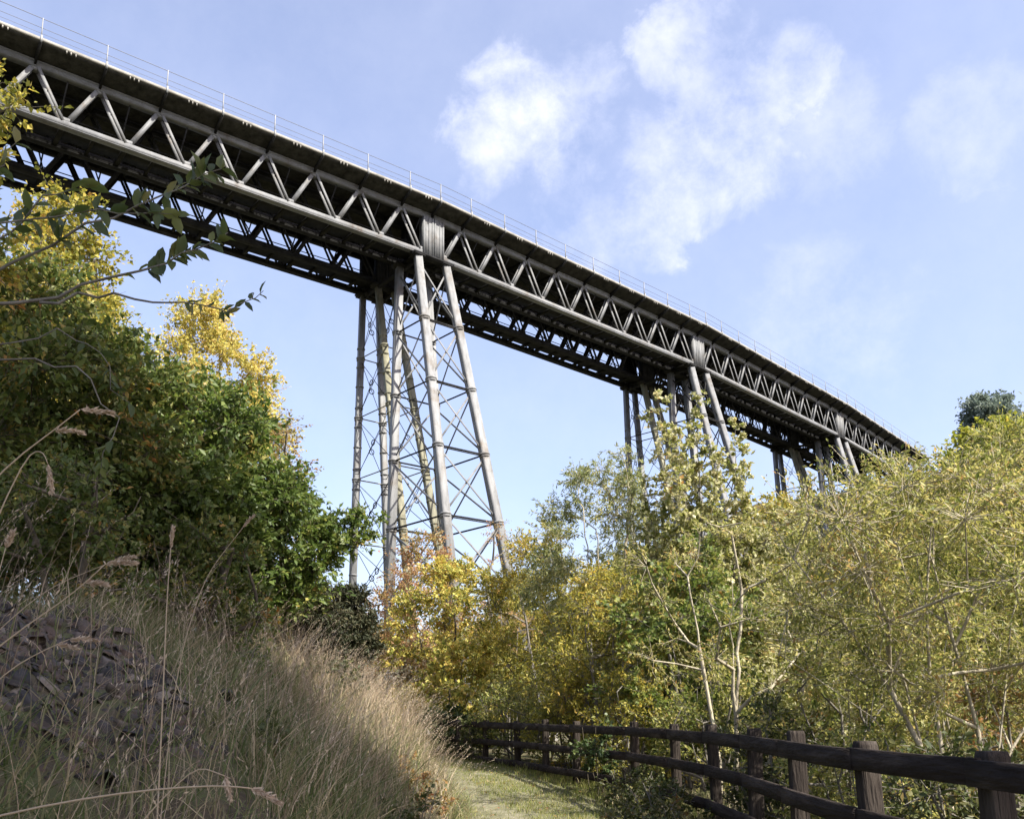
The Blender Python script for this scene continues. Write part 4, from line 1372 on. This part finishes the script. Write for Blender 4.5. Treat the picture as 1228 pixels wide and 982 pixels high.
# dead stalks that lie across the grass at all angles
gg = np.random.default_rng(46)
x, y = scatter(gg, 3800, -5.5, 0, 2.4, 17, lambda x, y: np.where((left_x(y) - x) > .05, (1 - .8 * is_scree(x, y)) * np.clip(1.3 - (left_x(y) - x) / 4, .1, 1) * np.clip(.2 + sstep(3.5, 7, y), 0, 1), 0))
P = np.stack([x, y, ground_z(x, y) + .02], 1)
n = len(P)
a = gg.uniform(0, 2 * math.pi, n)
r_ = gg.uniform(.15, .75, n)
V, F, k = blades(P, gg.uniform(.10, .75, n), gg.uniform(.003, .008, n), np.stack([np.cos(a) * r_, np.sin(a) * r_], 1), gg, segs=5, curl=.6)
tag(np_mesh('dead_stalks', V, F, 4, L['straw'], attr=np.repeat(np.clip(gg.normal(.4, .3, n), 0, 1), k)), 'bent dead stalks lying across the grass of the bank', 'grass', kind='stuff')
for k_, (x, y, z1, r, lm, lab) in enumerate(((-.95, 8.2, 1.15, .5, 'bramble', 'dark bramble patch low at the foot of the bank beside the path'), (-1.05, 10.6, 1.35, .5, 'brown', 'rusty dead bracken patch at the path edge of the bank'),
                                             (-1.9, 6.4, 1.75, .5, 'bramble', 'small leafy weed patch in the grass right of the slate'), (-2.9, 9.6, 2.6, .55, 'oak', 'young green shoots standing in the dry grass below the oak'),
                                             (-2.6, 12.8, 2.6, .6, 'bramble', 'bramble patch in dry grass below the gorse'), (-.85, 6.2, .75, .38, 'brown', 'brown bracken tuft nearest the camera at the path edge'))):
    put('bramble_bush', lab, 'bush', x, y, z1, r, lm, 'bark_grey', 120 + k_, z0=.02, n=12, stems=5, cr=(.14, .26), leaf=(.05, .032), twigs=70, leaves=9, r0=.008, top=.9, tip_r=.002, gap=.2)


# single tall grass stalks close to the camera, each with its own heads
def stalk(label, pts, heads, r=.0022):
    """pts: world points from the foot to the tip; heads: (position along, length, direction, fatness)"""
    pts = [np.array(p, float) for p in pts]
    u = np.linspace(0, len(pts) - 1, 16)
    P_ = np.array(pts)
    # smooth through the points
    q = np.stack([np.interp(u, np.arange(len(pts)), P_[:, i]) for i in range(3)], 1)
    for _ in range(3):
        q[1:-1] = (q[:-2] + 2 * q[1:-1] + q[2:]) / 4
    o_ = q[0].copy()
    m = MB()
    m.tube(q, list(np.linspace(r * 1.25, r * .55, 16)), 6)
    st = m.build('grass_stalk', L['straw'], None, origin=o_, smooth=True)
    st.location = o_
    a_ = st.data.attributes.new('rnd', 'FLOAT', 'POINT')
    a_.data.foreach_set('value', np.full(len(st.data.vertices), .72, np.float32))
    tag(st, label, 'grass stalk', 'tall grass stalks close to the camera')
    for j, (uu, ln, dr, fat) in enumerate(heads):
        g = np.random.default_rng(int(abs(o_[0]) * 1000) + j * 7)
        k = min(int(uu * 15), 15)
        c0 = q[k]
        dr = np.array(dr, float)
        dr /= np.linalg.norm(dr)
        nn = 150
        ln, fat = ln * .85, fat * .75
        w = g.random(nn)
        c = c0 + dr * (w * ln)[:, None] + np.array([0, 0, -1.0]) * (w ** 2 * ln * .12)[:, None]
        rad_ = fat * np.sin(math.pi * np.clip(w * .9 + .07, 0, 1)) ** .7
        c = c + unit(g.normal(0, 1, (nn, 3))) * (rad_ * g.random(nn))[:, None]
        a = unit(dr * 1.0 + g.normal(0, .33, (nn, 3)))
        v, f, kk = leaf_geo(c - o_, a, unit(g.normal(0, 1, (nn, 3))), g.uniform(.010, .018, nn), g.uniform(.003, .005, nn), .05)
        np_mesh('seed_head', v, f, 3, L['seed'], st, attr=np.repeat(g.random(nn), kk))
    return st


def foot(x, y):
    return (x, y, gz(x, y) - .02)


stalk('long arching grass stalk with two pale feathery heads in front of the oak leaves',
      [foot(-1.62, 1.9), (-1.45, 1.95, 1.45), (-1.207, 2.0, 2.108), (-1.048, 2.0, 2.235), (-.985, 2.0, 2.29)],
      [(1.0, .085, (1, 0, -.02), .008), (.86, .075, (1, 0, .0), .007)])
stalk('thin drooping grass stalk with one pale hanging head at the left edge',
      [foot(-1.55, 2.1), (-1.32, 2.1, 1.7), (-1.16, 2.1, 2.22), (-1.115, 2.1, 2.225), (-1.10, 2.1, 2.19)],
      [(1.0, .075, (.25, 0, -1), .007)], r=.0018)
stalk('slanting grass stalk with a long pale head above the slate',
      [foot(-1.75, 2.15), (-1.5, 2.2, 1.50), (-1.229, 2.2, 1.778), (-1.077, 2.2, 1.880), (-.99, 2.2, 1.965)],
      [(1.0, .085, (1, 0, .12), .008), (.9, .06, (1, 0, .0), .006)])
stalk('low grass stalk lying almost level across the lower left corner with a drooping pale head',
      [foot(-1.5, 1.75), (-1.2, 1.8, 1.36), (-.974, 1.8, 1.424), (-.739, 1.8, 1.462), (-.56, 1.8, 1.472), (-.50, 1.8, 1.464)],
      [(1.0, .065, (1, 0, -.4), .008)], r=.0024)
stalk('short upright grass stalk with one small head at the left edge over the slate',
      [foot(-1.25, 2.0), (-1.19, 2.0, 1.4), (-1.137, 2.0, 1.90), (-1.125, 2.0, 1.97)],
      [(1.0, .045, (.35, 0, 1), .006)], r=.0016)
stalk('bent grass stalk with two pale heads low over the slate',
      [foot(-1.7, 2.3), (-1.5, 2.4, 1.5), (-1.33, 2.4, 1.715), (-1.22, 2.4, 1.775), (-1.16, 2.4, 1.80)],
      [(1.0, .08, (1, 0, .05), .009), (.88, .06, (1, 0, -.1), .007)], r=.002)
stalk('tall straight whitish grass stalk with a slim head rising before the oak',
      [foot(-1.12, 3.0), (-1.13, 3.0, 1.55), (-1.139, 3.0, 1.97), (-1.137, 3.0, 2.15)],
      [(1.0, .09, (.05, 0, 1), .008)], r=.0026)
stalk('thin grass stalk leaning right with a small head in front of the gorse',
      [foot(-1.5, 4.0), (-1.46, 4.0, 1.8), (-1.36, 4.0, 2.2), (-1.2, 4.0, 2.42)],
      [(1.0, .09, (.6, 0, .8), .008)], r=.0022)
stalk('pale bent grass stalk with a fluffy head in the bottom grass left of the path',
      [foot(-1.0, 2.0), (-.86, 2.0, 1.3), (-.68, 2.0, 1.50), (-.613, 2.0, 1.475)],
      [(1.0, .05, (.3, 0, -1), .007)], r=.0018)
stalk('grass stalk with an open feathery head crossing the upper slate',
      [foot(-1.9, 2.9), (-1.75, 2.9, 1.75), (-1.5, 2.9, 2.0), (-1.28, 2.9, 2.09)],
      [(1.0, .08, (1, 0, .3), .010)], r=.0018)
